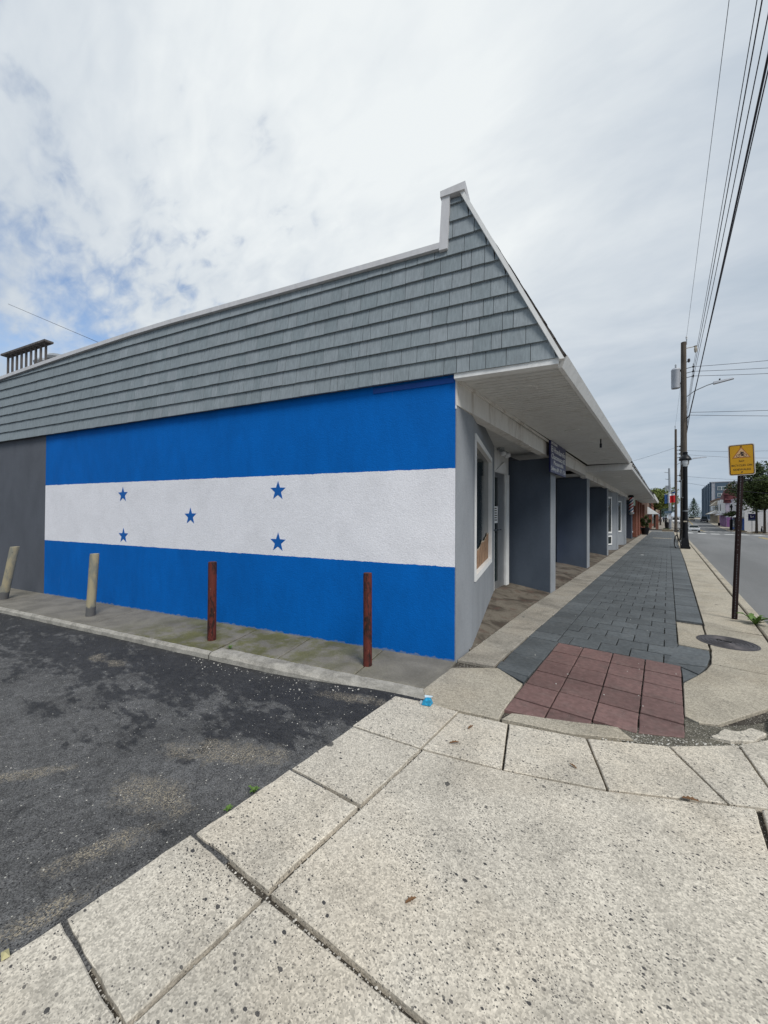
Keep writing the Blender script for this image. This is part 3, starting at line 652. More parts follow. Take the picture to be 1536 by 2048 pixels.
B(MB().add([(-.80, 4.0, 3.19), (-.80, 12.42, 3.19), (-1.80, 12.42, 5.13), (-1.80, 3.78, 5.13), (-1.90, 3.8, 5.1), (-1.9, 12.42, 5.1), (-1.95, 12.42, 3.2), (-1.95, 3.8, 3.2)], [(0, 1, 2, 3), (3, 2, 5, 4), (4, 5, 6, 7), (7, 6, 1, 0), (1, 6, 5, 2)]), 'roof_frame', M['roofing'])
B(MB().add([(-.755, 12.44, 3.0), (-.755, 32.9, 3.0), (-1.73, 32.9, 4.93), (-1.73, 12.44, 4.93), (-1.9, 12.44, 4.93), (-1.9, 32.9, 4.93), (-1.95, 32.9, 3.1), (-1.95, 12.44, 3.1)], [(0, 1, 2, 3), (3, 2, 5, 4), (4, 5, 6, 7), (7, 6, 1, 0), (1, 6, 5, 2), (0, 3, 4, 7)]), 'roof_frame', M['roofing'])
# flat roof and hidden sides
Lp = Wp(LEN, 0)
B(MB().prism([(-1.98, 3.85), (-1.98, YE), (Lp.x, YE), (Lp.x, Lp.y + .1)], 4.3, 4.42), 'roof', M['roofing'])
B(MB().box(Lp.x - .2, Lp.x, Lp.y, YE, -.1, 4.6), 'rear_wall', M['dkgrey']); B(MB().box(Lp.x, -2.9, YE - .2, YE, -.1, 4.6), 'party_wall', M['dkgrey'])
# canopy soffits of narrow boards
def soffit(y0, y1, xi, xo, z, skew):
    mb = MB(); y = y0; p = .1015
    while y < y1:
        b = min(y + p - .011, y1); a = y; y += p
        d = skew * (xo - xi)
        mb.hexa([(xi, a, z), (xo, a + d, z), (xo, b + d, z), (xi, b, z), (xi, a, z + .02), (xo, a + d, z + .02), (xo, b + d, z + .02), (xi, b, z + .02)])
    mb.hexa([(xi, y0, z + .019), (xo, y0 + skew * (xo - xi), z + .019), (xo, y1, z + .019), (xi, y1, z + .019), (xi, y0, z + .03), (xo, y0 + skew * (xo - xi), z + .03), (xo, y1, z + .03), (xi, y1, z + .03)])
    return tag(B(mb, 'soffit_boards', M['soffit']), kind='stuff')
soffit(3.78, 12.18, -1.86, -.87, 3.12, .245); soffit(12.47, 32.6, -1.96, -.80, 2.94, 0)
B(MB().box(-1.93, -.80, 32.6, 32.75, 2.86, 3.05), 'canopy_end_board', M['trim'])
# front fascia (gutter board) along each canopy
B(MB().hexa([(-.885, 4.02, 3.105), (-.845, 4.03, 3.105), (-.845, 12.43, 3.105), (-.885, 12.43, 3.105), (-.83, 3.99, 3.20), (-.79, 3.99, 3.20), (-.79, 12.43, 3.20), (-.83, 12.43, 3.20)]), 'fascia', M['trim'])
B(MB().hexa([(-.83, 12.44, 2.93), (-.79, 12.44, 2.93), (-.79, 32.9, 2.93), (-.83, 32.9, 2.93), (-.79, 12.44, 3.04), (-.75, 12.44, 3.04), (-.75, 32.9, 3.04), (-.79, 32.9, 3.04)]), 'fascia', M['trim'])
B(MB().box(-1.97, -.79, 12.435, 12.468, 2.932, 3.115), 'canopy_end_board', M['trim'])
for x, y in ((-1.34, 4.52), (-1.34, 7.18), (-1.28, 8.62), (-1.3, 10.01), (-1.3, 11.4)):
    q = B(MB().lathe([(.10, -.006), (.118, -.008), (.125, 0), (.125, .01)], 20, (x, y, 3.12)), 'recessed_light', M['soffit'], smooth=True)
    MB().lathe([(.085, -.003), (.085, .0)], 20, (x, y, 3.112)).build('lens', M['soffit'], q, world=True)
for x, y in ((-1.35, 14.5), (-1.35, 17.0), (-1.35, 20.5), (-1.2, 24.0), (-1.35, 27.5)):
    q = B(MB().lathe([(.10, -.006), (.118, -.008), (.125, 0), (.125, .01)], 16, (x, y, 2.94)), 'recessed_light', M['white'], smooth=True)
B(MB().tube([(-1.04, 8.3, 3.12), (-1.04, 8.3, 2.98)], .013).tube([(-1.04, 8.3, 3.03), (-1.04, 8.3, 2.95)], .022), 'hanging_bracket', M['black'])
# beam in lengths over the columns
def fxc(y): return -1.855 - min(.1, max(0, (y - 3.7) * .022))
for a, b in ((3.72, 6.62), (6.624, 9.0), (9.004, 12.434)):
    B(MB().hexa([(fxc(a) - .14, a, 2.83), (fxc(a), a, 2.83), (fxc(b), b, 2.84), (fxc(b) - .14, b, 2.84), (fxc(a) - .14, a, 3.125), (fxc(a), a, 3.125), (fxc(b), b, 3.125), (fxc(b) - .14, b, 3.125)]), 'beam', M['beam'])
B(MB().hexa([(fxc(3.9), 3.75, 3.085), (fxc(3.9) + .022, 3.75, 3.085), (fxc(12) + .022, 12.43, 3.085), (fxc(12), 12.43, 3.085), (fxc(3.9), 3.75, 3.119), (fxc(3.9) + .022, 3.75, 3.119), (fxc(12) + .022, 12.43, 3.119), (fxc(12), 12.43, 3.119)]), 'beam_moulding', M['beam'])
B(MB().box(-2.1, -1.96, 12.47, 32.6, 2.78, 2.945), 'beam', M['beam'])
# alcove ceiling
B(MB().prism([(-1.99, 3.9), (-1.99, 12.4), (-2.95, 12.4), (-2.95, 4.2)], 3.0, 3.05), 'alcove_ceiling', M['soffit']); B(MB().box(-2.95, -2.1, 12.4, 33.1, 2.85, 2.9), 'alcove_ceiling', M['soffit'])
# pilaster and angled window wall of the first shopfront
def vwall(p, q, th, z0, z1):   # wall between two plan points, thickness to the left of p->q
    p, q = Vector(p), Vector(q); d = (q - p).normalized(); nn = Vector((-d.y, d.x)) * th
    return MB().hexa([(p.x, p.y, z0), (q.x, q.y, z0), (q.x + nn.x, q.y + nn.y, z0), (p.x + nn.x, p.y + nn.y, z0), (p.x, p.y, z1), (q.x, q.y, z1), (q.x + nn.x, q.y + nn.y, z1), (p.x + nn.x, p.y + nn.y, z1)])
B(vwall((-1.862, 3.735), (-1.905, 4.27), .24, -.1, 2.84), 'pilaster', M['grey'])
A0, A1 = Vector((-1.908, 4.272)), Vector((-2.77, 7.25)); ad = (A1 - A0).normalized(); an = Vector((ad.y, -ad.x)); AL = (A1 - A0).length
def Ap(s, o, z): p = A0 + ad * s + an * o; return (p.x, p.y, z)
def abox(s0, s1, o0, o1, z0, z1): return MB().hexa([Ap(s0, o1, z0), Ap(s1, o1, z0), Ap(s1, o0, z0), Ap(s0, o0, z0), Ap(s0, o1, z1), Ap(s1, o1, z1), Ap(s1, o0, z1), Ap(s0, o0, z1)])
ws0, ws1, wz0, wz1 = .2, 2.42, .76, 2.66
mbw = MB()
for args in ((0, ws0, -.18, 0, -.1, 3.0), (ws1, AL, -.18, 0, -.1, 3.0), (ws0, ws1, -.18, 0, -.1, wz0), (ws0, ws1, -.18, 0, wz1, 3.0)):
    t_ = abox(*args); mbw.add(t_.v, t_.f)
B(mbw, 'window_wall', M['grey'])
B(abox(AL - .02, AL + .008, -.15, .006, 0.0, 2.99), 'corner_trim', M['white'])
win = B(abox(ws0, ws1, -.05, -.045, wz0, wz1), 'window', M['glass'])
fr = MB()
for args in ((ws0, ws0 + .05, -.06, .02, wz0, wz1), (ws1 - .07, ws1, -.06, .02, wz0, wz1), (ws0 + .07, ws1 - .07, -.06, .02, wz0, wz0 + .08), (ws0 + .07, ws1 - .07, -.06, .02, wz1 - .08, wz1)):
    t_ = abox(*args); fr.add(t_.v, t_.f)
fr.build('frame', M['white'], win, world=True)
# torn brown paper stuck along the bottom of the pane
mb = MB(); top = []; random.seed(5)
for i in range(25):
    s = ws0 + .072 + (ws1 - ws0 - .144) * i / 24; h_ = .31 + .10 * noise.noise((s * 1.7, 0, 0)) + .05 * noise.noise((s * 9, 4, 0)) + .12 * (i / 24) ** 2; top.append((s, wz0 + .08 + h_))
mb.v = [Ap(s, -.042, wz0 + .08) for s, _ in top] + [Ap(s, -.038 + .004 * (i % 3), z) for i, (s, z) in enumerate(top)]
mb.f = [(i, i + 1, 25 + i + 1, 25 + i) for i in range(24)]
mb.build('torn_paper', M['paper'], win, world=True)
tp = MB(); tp.v = [Ap(s, -.036, z - .006) for s, z in top] + [Ap(s, -.034, z + .018 + .02 * abs(noise.noise((s * 14, 1, 2)))) for s, z in top]; tp.f = [(i, i + 1, 25 + i + 1, 25 + i) for i in range(24)]
tp.build('torn_paper_edge', simple('torn_edge', (.42, .36, .28), .9), win, world=True)
# door, side panel and jamb in the back of the alcove
XD = -2.80
door = B(MB().box(XD - .03, XD - .025, 6.82, 7.6, .22, 2.42), 'door', M['glass'])
MB().box(XD - .05, XD, 7.54, 7.64, .1, 2.5).box(XD - .05, XD, 6.74, 6.82, .1, 2.5).box(XD - .05, XD, 6.82, 7.54, .1, .26).box(XD - .05, XD, 6.82, 7.54, 2.4, 2.5).build('frame', M['alu'], door, world=True)
MB().tube([(XD + .05, 6.9, 1.32), (XD + .05, 7.56, 1.32)], .016, 8).tube([(XD, 7.54, 1.32), (XD + .05, 7.54, 1.32)], .012).build('push_bar', M['chrome'], door, world=True)
nb = MB().box(XD + .003, XD + .006, 7.30, 7.50, 1.46, 1.80).build('notice', M['white'], door, world=True)
for k in range(6): MB().box(XD + .0065, XD + .008, 7.33, 7.33 + random.uniform(.06, .14), 1.75 - k * .048, 1.772 - k * .048).build('notice_print', M['ink'], nb, world=True)
MB().box(XD + .003, XD + .008, 7.26, 7.29, 1.58, 1.76).build('lock_plate', M['chrome'], door, world=True)
B(MB().box(XD - .06, XD - .01, 7.645, 7.95, .1, 2.5), 'door_side_panel', M['alu'])
B(MB().box(XD - .06, XD + .03, 7.955, 8.13, .07, 2.5), 'door_jamb', M['white'])
B(MB().box(XD - .06, XD + .01, 6.6, 8.13, 2.505, 3.0), 'transom_panel', M['trim'])
B(MB().add([(XD + .013, 7.35, 2.52), (XD + .013, 8.1, 2.52), (XD + .07, 7.72, 2.74)] + [(XD + .013, 7.72, 2.74)], [(0, 1, 2), (0, 2, 3), (1, 3, 2)]), 'folded_triangle', M['trim'])  # triangular piece folded outwards on the transom panel
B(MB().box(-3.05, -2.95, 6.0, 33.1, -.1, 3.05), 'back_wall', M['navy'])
# alcove floors, ramped up to the doors
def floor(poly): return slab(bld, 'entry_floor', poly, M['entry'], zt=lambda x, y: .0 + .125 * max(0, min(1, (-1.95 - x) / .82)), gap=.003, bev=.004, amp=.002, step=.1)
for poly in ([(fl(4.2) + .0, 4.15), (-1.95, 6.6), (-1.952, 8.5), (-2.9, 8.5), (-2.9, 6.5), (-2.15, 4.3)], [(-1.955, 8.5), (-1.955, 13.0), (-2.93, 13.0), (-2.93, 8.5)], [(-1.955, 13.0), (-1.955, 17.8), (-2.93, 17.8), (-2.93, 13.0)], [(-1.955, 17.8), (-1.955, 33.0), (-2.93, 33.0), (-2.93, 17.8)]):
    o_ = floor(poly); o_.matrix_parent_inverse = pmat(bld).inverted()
# columns: recess shade is put into the slate colour of the sides
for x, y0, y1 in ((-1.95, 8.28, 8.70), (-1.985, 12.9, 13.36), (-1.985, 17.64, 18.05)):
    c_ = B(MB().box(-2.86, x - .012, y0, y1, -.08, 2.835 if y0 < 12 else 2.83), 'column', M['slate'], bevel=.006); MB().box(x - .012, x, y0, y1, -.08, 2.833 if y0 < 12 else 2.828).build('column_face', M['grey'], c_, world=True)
B(MB().box(-2.94, -2.9, 11.0, 12.85, .1, 1.35), 'blue_door_panel', M['bluepaint'])
B(MB().box(-2.94, -2.905, 9.4, 11.0, .12, 2.4), 'shop_window_pane', M['glass'])
# further shopfronts: angled window walls
def front(p, q, w0, w1, z0, z1, low=None):
    p, q = Vector(p), Vector(q); d = (q - p).normalized(); nn = Vector((d.y, -d.x))
    B(vwall(p, q, .15, -.1, 2.85), 'window_wall', M['grey'])
    def fb(s0, s1, o0, o1, za, zb, mb):
        pts = [p + d * s0 + nn * o1, p + d * s1 + nn * o1, p + d * s1 + nn * o0, p + d * s0 + nn * o0]
        return mb.hexa([(a.x, a.y, za) for a in pts] + [(a.x, a.y, zb) for a in pts])
    g_ = B(fb(w0, w1, .0, .012, z0, z1, MB()), 'window', M['glass'])
    f = MB()
    for a in ((w0, w0 + .07, z0, z1), (w1 - .07, w1, z0, z1), (w0 + .07, w1 - .07, z0, z0 + .08), (w0 + .07, w1 - .07, z1 - .08, z1)): fb(a[0], a[1], .0, .035, a[2], a[3], f)
    f.build('frame', M['white'], g_, world=True)
    if low:
        l_ = B(fb(w0, w1, .0, .02, low[0], low[1], MB()), 'window', M['glass']); f = MB()
        for a in ((w0, w0 + .07, *low), (w1 - .07, w1, *low), (w0 + .07, w1 - .07, low[0], low[0] + .06), (w0 + .07, w1 - .07, low[1] - .06, low[1])): fb(a[0], a[1], .0, .04, a[2], a[3], f)
        f.build('frame', M['white'], l_, world=True)
    return fb, g_
fb, g1_ = front((-2.8, 18.3), (-1.99, 21.1), 1.3, 2.35, .82, 2.55, (.28, .72))
for k in range(7):
    m_ = MB(); z = 1.0 + k * .21; s = 1.42 + .1 * (k % 2); fb(s, s + random.uniform(.25, .6), .013, .017, z, z + random.uniform(.05, .16), m_); m_.build('poster', M['whitewall'] if k % 3 else M['lilac'], g1_, world=True)
B(MB().box(-2.3, -1.975, 21.1, 21.9, -.08, 2.79), 'column', M['grey'], bevel=.006)
front((-2.7, 23.0), (-2.0, 25.2), .7, 1.9, .75, 2.5)
B(MB().box(-2.3, -1.985, 25.2, 26.5, -.08, 2.79), 'column', M['grey'], bevel=.006)
B(MB().box(-2.95, -2.1, 32.1, 33.1, -.08, 2.8), 'column', M['navy'], bevel=.006)

# ------------------------------------------------------------------ text helper
def text_mesh(body, size, mat, parent, name, origin, xdir, ydir, width=None, ext=.002, font_scale=1.0):
    cu = bpy.data.curves.new(name, 'FONT'); cu.body = body; cu.size = size; cu.align_x = 'CENTER'; cu.align_y = 'CENTER'; cu.extrude = ext; cu.resolution_u = 3
    o = bpy.data.objects.new(name, cu); COL.objects.link(o); bpy.context.view_layer.update()
    me = bpy.data.meshes.new_from_object(o.evaluated_get(bpy.context.evaluated_depsgraph_get())); bpy.data.objects.remove(o); bpy.data.curves.remove(cu)
    xs = [v.co.x for v in me.vertices]; w = max(xs) - min(xs); k = (width / w) if width else 1.0
    X, Yv = Vector(xdir).normalized(), Vector(ydir).normalized(); Z = X.cross(Yv); O = Vector(origin); cxm = (max(xs) + min(xs)) / 2
    for v in me.vertices: v.co = O + X * ((v.co.x - cxm) * k) + Yv * v.co.y + Z * v.co.z
    me.materials.clear(); me.materials.append(mat); me.name = name
    return link(name, me, parent, world=True)
# hanging shop sign
sg = thing('shop_sign', 'dark blue restaurant sign with white lettering fixed to the beam', 'sign', (-1.86, 8.52, 2.5))
XS = -1.845
MB().box(XS - .03, XS, 7.82, 9.18, 2.49, 3.13).build('panel', M['signblue'], sg, world=True)
for body, y, z, sz, w in (('RESTAURANTE', 8.13, 3.075, .07, .50), ('El Hondureño', 8.5, 2.955, .17, 1.24), ('Charamusca #2', 8.5, 2.815, .15, 1.22), ('Pleasantville', 8.5, 2.695, .12, .86), ('Delivery 609 - 377 - 7356', 8.5, 2.57, .12, 1.26)):
    text_mesh(body, sz, M['white'], sg, 'lettering', (XS + .002, y, z), (0, 1, 0), (0, 0, 1), w)
fdl = thing('flood_light', 'twin bulb flood light above the glass shop door', 'light', (-2.72, 7.45, 3.0))
MB().lathe([(.07, -.04), (.075, 0)], 14, (-2.72, 7.45, 3.0)).build('base', M['galv'], fdl, True, True)
for dy, dx in ((-.10, .03), (.10, .03)):
    h = MB().tube([(-2.72, 7.45, 2.97), (-2.70, 7.45 + dy * .6, 2.93)], .016).tube([(-2.70, 7.45 + dy * .6, 2.94), (-2.66 + dx, 7.45 + dy * 1.2, 2.87)], [.03, .055], 12).build('lamp_holder', M['galv'], fdl, True, True)
    MB().lathe([(.02, -.06), (.055, -.045), (.065, -.01), (.055, .02)], 12, (-2.65 + dx, 7.45 + dy * 1.25, 2.865)).build('bulb', M['globe'], h, True, True)
bp = thing('barber_pole', 'striped red white and blue barber pole on the shopfront', 'barber pole', (-1.80, 27.3, 2.0))
for b_ in range(6):
    mb = MB(); n = 30
    for q in range(n + 1):
        a0 = 2 * math.pi * (q / n) * 1.6 + b_ * math.pi / 3; z = 1.9 + .9 * q / n
        for e_ in range(5): a = a0 + e_ * math.pi / 12; mb.v.append((-1.80 + .115 * math.cos(a), 27.3 + .115 * math.sin(a), z))
    mb.f = [(q * 5 + e_, q * 5 + e_ + 1, (q + 1) * 5 + e_ + 1, (q + 1) * 5 + e_) for q in range(n) for e_ in range(4)]
    mb.build('stripe', (M['white'], M['red'], M['white'], M['fblue'], M['white'], M['red'])[b_], bp, True, True)
MB().lathe([(.06, -.16), (.15, -.1), (.16, 0)], 12, (-1.8, 27.3, 1.9)).build('bottom_cap', M['galv'], bp, True, True)
MB().lathe([(.16, 0), (.15, .1), (.06, .16)], 12, (-1.8, 27.3, 2.8)).build('top_cap', M['black'], bp, True, True)
MB().box(-2.1, -1.8, 27.27, 27.33, 2.4, 2.46).build('bracket', M['black'], bp, world=True)
# roof things
rl = thing('roof_railing', 'weathered timber stair railing on the flat roof', 'railing', tuple(Wp(9.0, -.25, 4.42)))
for i in range(9):
    s = 10.5 - i * .2; MB().hexa([tuple(Wp(s + dx, -.25 + dy, z)) for z in (4.42, 5.23) for dx, dy in ((-.017, .017), (-.017, -.017), (.017, -.017), (.017, .017))]).build('baluster', M['deck'], rl, world=True)
MB().hexa([tuple(Wp(s, o, z)) for z in (5.245, 5.285) for s, o in ((8.78, -.17), (8.78, -.33), (10.65, -.33), (10.65, -.17))]).build('handrail', M['deck'], rl, world=True)
for s, h in ((10.75, 1.04), (10.2, 1.06)):
    v_ = thing('roof_vent', 'low round metal roof vent, the %s of two beside the railing' % ('taller' if h > 1.05 else 'lower'), 'vent', tuple(Wp(s, -1.1, 4.42)), group='roof vents')
    MB().lathe([(.16, 0), (.16, h - .1)], 16).build('pipe', M['galv'], v_, True); MB().lathe([(.26, h - .1), (.28, h - .04), (.22, h + .03), (.05, h + .06)], 16).build('cap', M['galv'], v_, True)

# ------------------------------------------------------------------ bollards
def bollard(name, x, y, h, r, lean, mat, label, grp):
    t = thing(name, label, 'bollard', (x, y, -.004), group=grp); lx, ly = lean; mb = MB()
    prof = [(r * 1.02, -.04), (r * 1.01, .05), (r, .3), (r * .99, h * .6), (r, h - .03), (r * .96, h)]
    mb.lathe(prof, 18); mb.v = [(a + lx * c, b + ly * c, c + .002 * noise.noise((a * 40, b * 40, c * 5))) for a, b, c in mb.v]
    mb.build('pipe', mat, t, smooth=True)
    cp = MB().lathe([(r * .99, h + .001), (r * .93, h + .012), (r * .4, h + .016)], 18); cp.v = [(a + lx * c, b + ly * c, c) for a, b, c in cp.v]; cp.build('cap', mat if mat is M['rust'] else M['oldyellow'], t, smooth=True)
bollard('bollard', -2.55, 3.05, .975, .047, (-.008, 0), M['rust'], 'rusty red steel bollard nearest the shop corner', 'rusty bollards beside the mural')
bollard('bollard', -4.63, 2.43, .985, .052, (.0, 0), M['rust'], 'rusty red steel bollard beside the mossy paving, second from the shop corner', 'rusty bollards beside the mural')
bollard('bollard', -7.2, 1.82, .965, .062, (.06, .03), M['oldyellow'], 'faded yellow bollard standing nearly upright before the mural edge', 'faded yellow bollards')
bollard('bollard', -9.84, 1.17, .97, .067, (.2, .12), M['oldyellow'], 'faded yellow bollard leaning over at the left edge before the grey wall', 'faded yellow bollards')

# ------------------------------------------------------------------ bicycle sign on its post
st = thing('street_sign', 'amber no bicycles on sidewalks sign on a brown perforated steel post', 'sign', (.83, 8.02, 0))
def lx_(z): return .83 + z * .034
def spost(mb, w, d, z0, z1, y0):
    for (a, b) in ((-w, -w + .012), (w - .012, w)): mb.hexa([(lx_(z0) + a, y0, z0), (lx_(z0) + b, y0, z0), (lx_(z0) + b, y0 + d, z0), (lx_(z0) + a, y0 + d, z0), (lx_(z1) + a, y0, z1), (lx_(z1) + b, y0, z1), (lx_(z1) + b, y0 + d, z1), (lx_(z1) + a, y0 + d, z1)])
    mb.hexa([(lx_(z0) - w, y0 + d, z0), (lx_(z0) + w, y0 + d, z0), (lx_(z0) + w, y0 + d + .006, z0), (lx_(z0) - w, y0 + d + .006, z0), (lx_(z1) - w, y0 + d, z1), (lx_(z1) + w, y0 + d, z1), (lx_(z1) + w, y0 + d + .006, z1), (lx_(z1) - w, y0 + d + .006, z1)])
    mb.hexa([(lx_(z0) - .016, y0 - .012, z0), (lx_(z0) + .016, y0 - .012, z0), (lx_(z0) + w - .012, y0, z0), (lx_(z0) - w + .012, y0, z0), (lx_(z1) - .016, y0 - .012, z1), (lx_(z1) + .016, y0 - .012, z1), (lx_(z1) + w - .012, y0, z1), (lx_(z1) - w + .012, y0, z1)])
mb = MB(); spost(mb, .034, .03, -.02, 2.4, 8.0); pst = mb.build('post', M['post'], st, world=True)
mb = MB()
for k in range(88):
    z = .03 + k * .0254
    if 38 < k < 60 and k % 3: continue
    mb.tube([(lx_(z), 7.9872, z), (lx_(z), 7.9885, z)], .0042, 6)
tag(mb.build('perforations', M['galv'], pst, world=True), kind='stuff')
def rrect(w, h, r, n=5):
    return [(sx * (w - r) + r * math.cos(a), sy * (h - r) + r * math.sin(a)) for sx, sy, a0 in ((1, 1, 0), (-1, 1, 90), (-1, -1, 180), (1, -1, 270)) for a in [R(a0 + 90 * k / n) for k in range(n + 1)]]
SO = Vector((.912, 7.975, 2.505)); SX = Vector((math.cos(.02), 0.0, .012)).normalized(); SX = Vector((.996, .06, .03)).normalized(); SY = Vector((.03, 0, 1)); SY = (SY - SX * SY.dot(SX)).normalized(); SN = SX.cross(SY)
def plate(name, pts, d0, d1, mat, parent):
    mb = MB(); n = len(pts); mb.v = [tuple(SO + SX * x + SY * y + SN * d1) for x, y in pts] + [tuple(SO + SX * x + SY * y + SN * d0) for x, y in pts]
    mb.f = [tuple(range(n)), tuple(range(2 * n - 1, n - 1, -1))] + [(i, n + i, n + (i + 1) % n, (i + 1) % n) for i in range(n)]; return mb.build(name, mat, parent, world=True)
pl = plate('sign_panel', rrect(.152, .243, .03), -.003, .0, M['signframe'], st)
plate('border', rrect(.142, .233, .024), .0, .001, M['ink'], pl); plate('field', rrect(.131, .222, .018), .001, .002, M['signyellow'], pl)
plate('triangle', [(-.108, .028), (.108, .028), (.0, .205)], .002, .003, simple('sign_orange', (.36, .13, .03), .5), pl); plate('triangle_field', [(-.088, .040), (.088, .040), (.0, .182)], .003, .004, M['signpale'], pl)
def ring(cx, cy, r, w, d):
    mb = MB(); n = 20
    for k in range(n):
        a = 2 * math.pi * k / n
        for rr in (r, r - w): mb.v.append(tuple(SO + SX * (cx + rr * math.cos(a)) + SY * (cy + rr * math.sin(a)) + SN * d))
    mb.f = [(2 * k, 2 * ((k + 1) % n), 2 * ((k + 1) % n) + 1, 2 * k + 1) for k in range(n)]; mb.build('symbol_wheel', M['ink'], pl, world=True)
ring(-.036, .064, .022, .0045, .0055); ring(.040, .066, .022, .0045, .0055)
def bar(a, b, w):
    a, b = Vector(a), Vector(b); q = Vector((-(b - a).y, (b - a).x)).normalized() * w / 2; plate('symbol_rider', [tuple(a - q), tuple(b - q), tuple(b + q), tuple(a + q)], .0041, .0056, M['ink'], pl)
bar((-.036, .064), (-.018, .09), .005); bar((-.018, .09), (.018, .08), .006); bar((.0, .06), (.012, .09), .012); bar((.006, .062), (.034, .098), .01); bar((.004, .06), (.04, .066), .005); bar((-.002, .095), (.026, .118), .02); bar((-.018, .09), (-.004, .108), .007); bar((-.008, .125), (.006, .112), .014)
text_mesh('NO', .042, M['ink'], pl, 'lettering', SO + SY * -.022 + SN * .003, SX, SY, .058, .0006)
text_mesh('BICYCLES ON', .042, M['ink'], pl, 'lettering', SO + SY * -.088 + SN * .003, SX, SY, .235, .0006)
text_mesh('SIDEWALKS', .042, M['ink'], pl, 'lettering', SO + SY * -.153 + SN * .003, SX, SY, .20, .0006)
for yb in (.208, -.19): plate('bolt', [(x_, y_ + yb) for x_, y_ in rrect(.008, .008, .006)], .002, .007, M['ink'], pl)
# cover plate in the pavement
mh = thing('manhole_cover', 'round ribbed cast iron manhole cover by the sign post', 'manhole cover', (.60, 6.45, 0))
MB().lathe([(.305, -.01), (.305, .004), (.285, .005), (.283, -.004)], 40).build('frame_ring', M['iron'], mh, True)
MB().lathe([(.28, -.012), (.28, .004)], 40).build('cover', M['iron'], mh, True)
for r in (.05, .09, .13, .17, .21, .25): MB().lathe([(r - .011, .0035), (r - .007, .0085), (r + .003, .0085), (r + .007, .0035)], 36).build('rib', M['iron'], mh)
MB().hexa([(-.10, .05, .004), (.04, -.0, .004), (.05, .03, .004), (-.09, .08, .004), (-.10, .05, .011), (.04, -.0, .011), (.05, .03, .011), (-.09, .08, .011)]).build('pick_slot', M['dark'], mh)

# ------------------------------------------------------------------ weeds, litter, loose stones
def leafblade(mb, base, ang, L, w, rise, seed):
    d = Vector((math.cos(ang), math.sin(ang), 0)); sd = Vector((-d.y, d.x, 0)); n = 8; rows_ = []
    for i in range(n + 1):
        t = i / n; z = rise * math.sin(t * math.pi * .62); ww = w * (math.sin(math.pi * min(1, t * .9 + .08)) ** .8) * (1 + (.32 if i % 2 else -.28)); p = Vector(base) + d * (L * t) + Vector((0, 0, z)); rows_.append((p - sd * ww + Vector((0, 0, ww * .4)), p, p + sd * ww + Vector((0, 0, ww * .4))))
    b = len(mb.v); mb.v += [tuple(q) for r_ in rows_ for q in r_]
    for i in range(n):
        for k in range(2): mb.f.append((b + i * 3 + k, b + i * 3 + k + 1, b + (i + 1) * 3 + k + 1, b + (i + 1) * 3 + k))
def weed(name, label, loc, n, L, w, rise, grp=None):
    t = thing(name, label, 'weed', loc, group=grp)
    for k in range(n):
        mb = MB(); leafblade(mb, (0, 0, .0), 2 * math.pi * k / n + random.uniform(-.25, .25), L * random.uniform(.6, 1.1), w * random.uniform(.7, 1.1), rise * random.uniform(.5, 1.2), k); mb.build('leaf', M['weed'], t, True)
random.seed(3)
weed('dandelion_weed', 'leafy green weed growing from the kerb gap beside the sign post', (1.035, 7.83, -.01), 15, .20, .03, .13)
weed('small_weed', 'small green weed at the edge of the asphalt beside the pale concrete apron', (-1.905, 1.26, -.012), 9, .035, .008, .03)
weed('small_weed', 'tiny green weed and moss tuft lower down the broken apron edge', (-1.90, 1.10, -.012), 7, .028, .007, .02)
weed('small_weed', 'small grass tuft in the kerb joint near the second rusty bollard', tuple(Wp(2.52, .735, -.004)), 9, .05, .006, .05)
pk = thing('crumpled_packet', 'crumpled bright blue snack packet lying at the kerb joint', 'litter', (-1.625, 2.735, .0), .5)
mb = MB(); mb.v = [(-.045, -.03, .002), (.03, -.045, .006), (.05, .02, .004), (-.03, .04, .004), (-.035, -.02, .034), (.02, -.03, .042), (.032, .012, .05), (-.02, .028, .038), (0, 0, .058)]
mb.f = [(0, 1, 5, 4), (1, 2, 6, 5), (2, 3, 7, 6), (3, 0, 4, 7), (4, 5, 8), (5, 6, 8), (6, 7, 8), (7, 4, 8)]; mb.build('wrapper', M['packet'], pk)
MB().add([(-.02, .03, .04), (.036, .014, .053), (.05, .03, .058), (-.024, .05, .052)], [(0, 1, 2, 3)]).build('torn_flap', M['packetw'], pk); MB().add([(-.05, -.028, .004), (-.037, -.022, .036), (-.055, .002, .03), (-.06, -.01, .008)], [(0, 1, 2, 3)]).build('torn_flap', M['packetw'], pk)
def dryleaf(x, y, a, L, label):
    mb = MB(); leafblade(mb, (0, 0, .004), a, L, L * .16, L * .12, 1); o = mb.build('dry_leaf', M['brownleaf']); o.location = (x, y, .001); tag(o, label, 'leaf', 'dry leaves on the pavement')
dryleaf(-1.22, 2.36, .6, .07, 'curled brown leaf on the slab below the kerb joint'); dryleaf(-.86, 1.28, 1.0, .05, 'small brown twig leaf on the big foreground slab'); dryleaf(.06, 2.72, .1, .08, 'thin brown leaf on the slab joint at the right'); dryleaf(-1.19, 2.60, 1.3, .06, 'thin rust coloured leaf stem near the blue packet'); dryleaf(-.46, 2.62, 2.8, .05, 'pale brown leaf fragment on the slab before the red tiles')
o = MB().add([(-.02, -.008, .003), (.02, -.012, .004), (.026, .01, .006), (-.018, .012, .003), (0, 0, .012)], [(0, 1, 4), (1, 2, 4), (2, 3, 4), (3, 0, 4)]).build('fallen_leaf', simple('yellow_leaf', (.5, .45, .24), .7)); o.location = (-1.905, .245, .0); tag(o, 'pale yellow fallen leaf at the asphalt edge bottom left', 'leaf', 'dry leaves on the pavement')
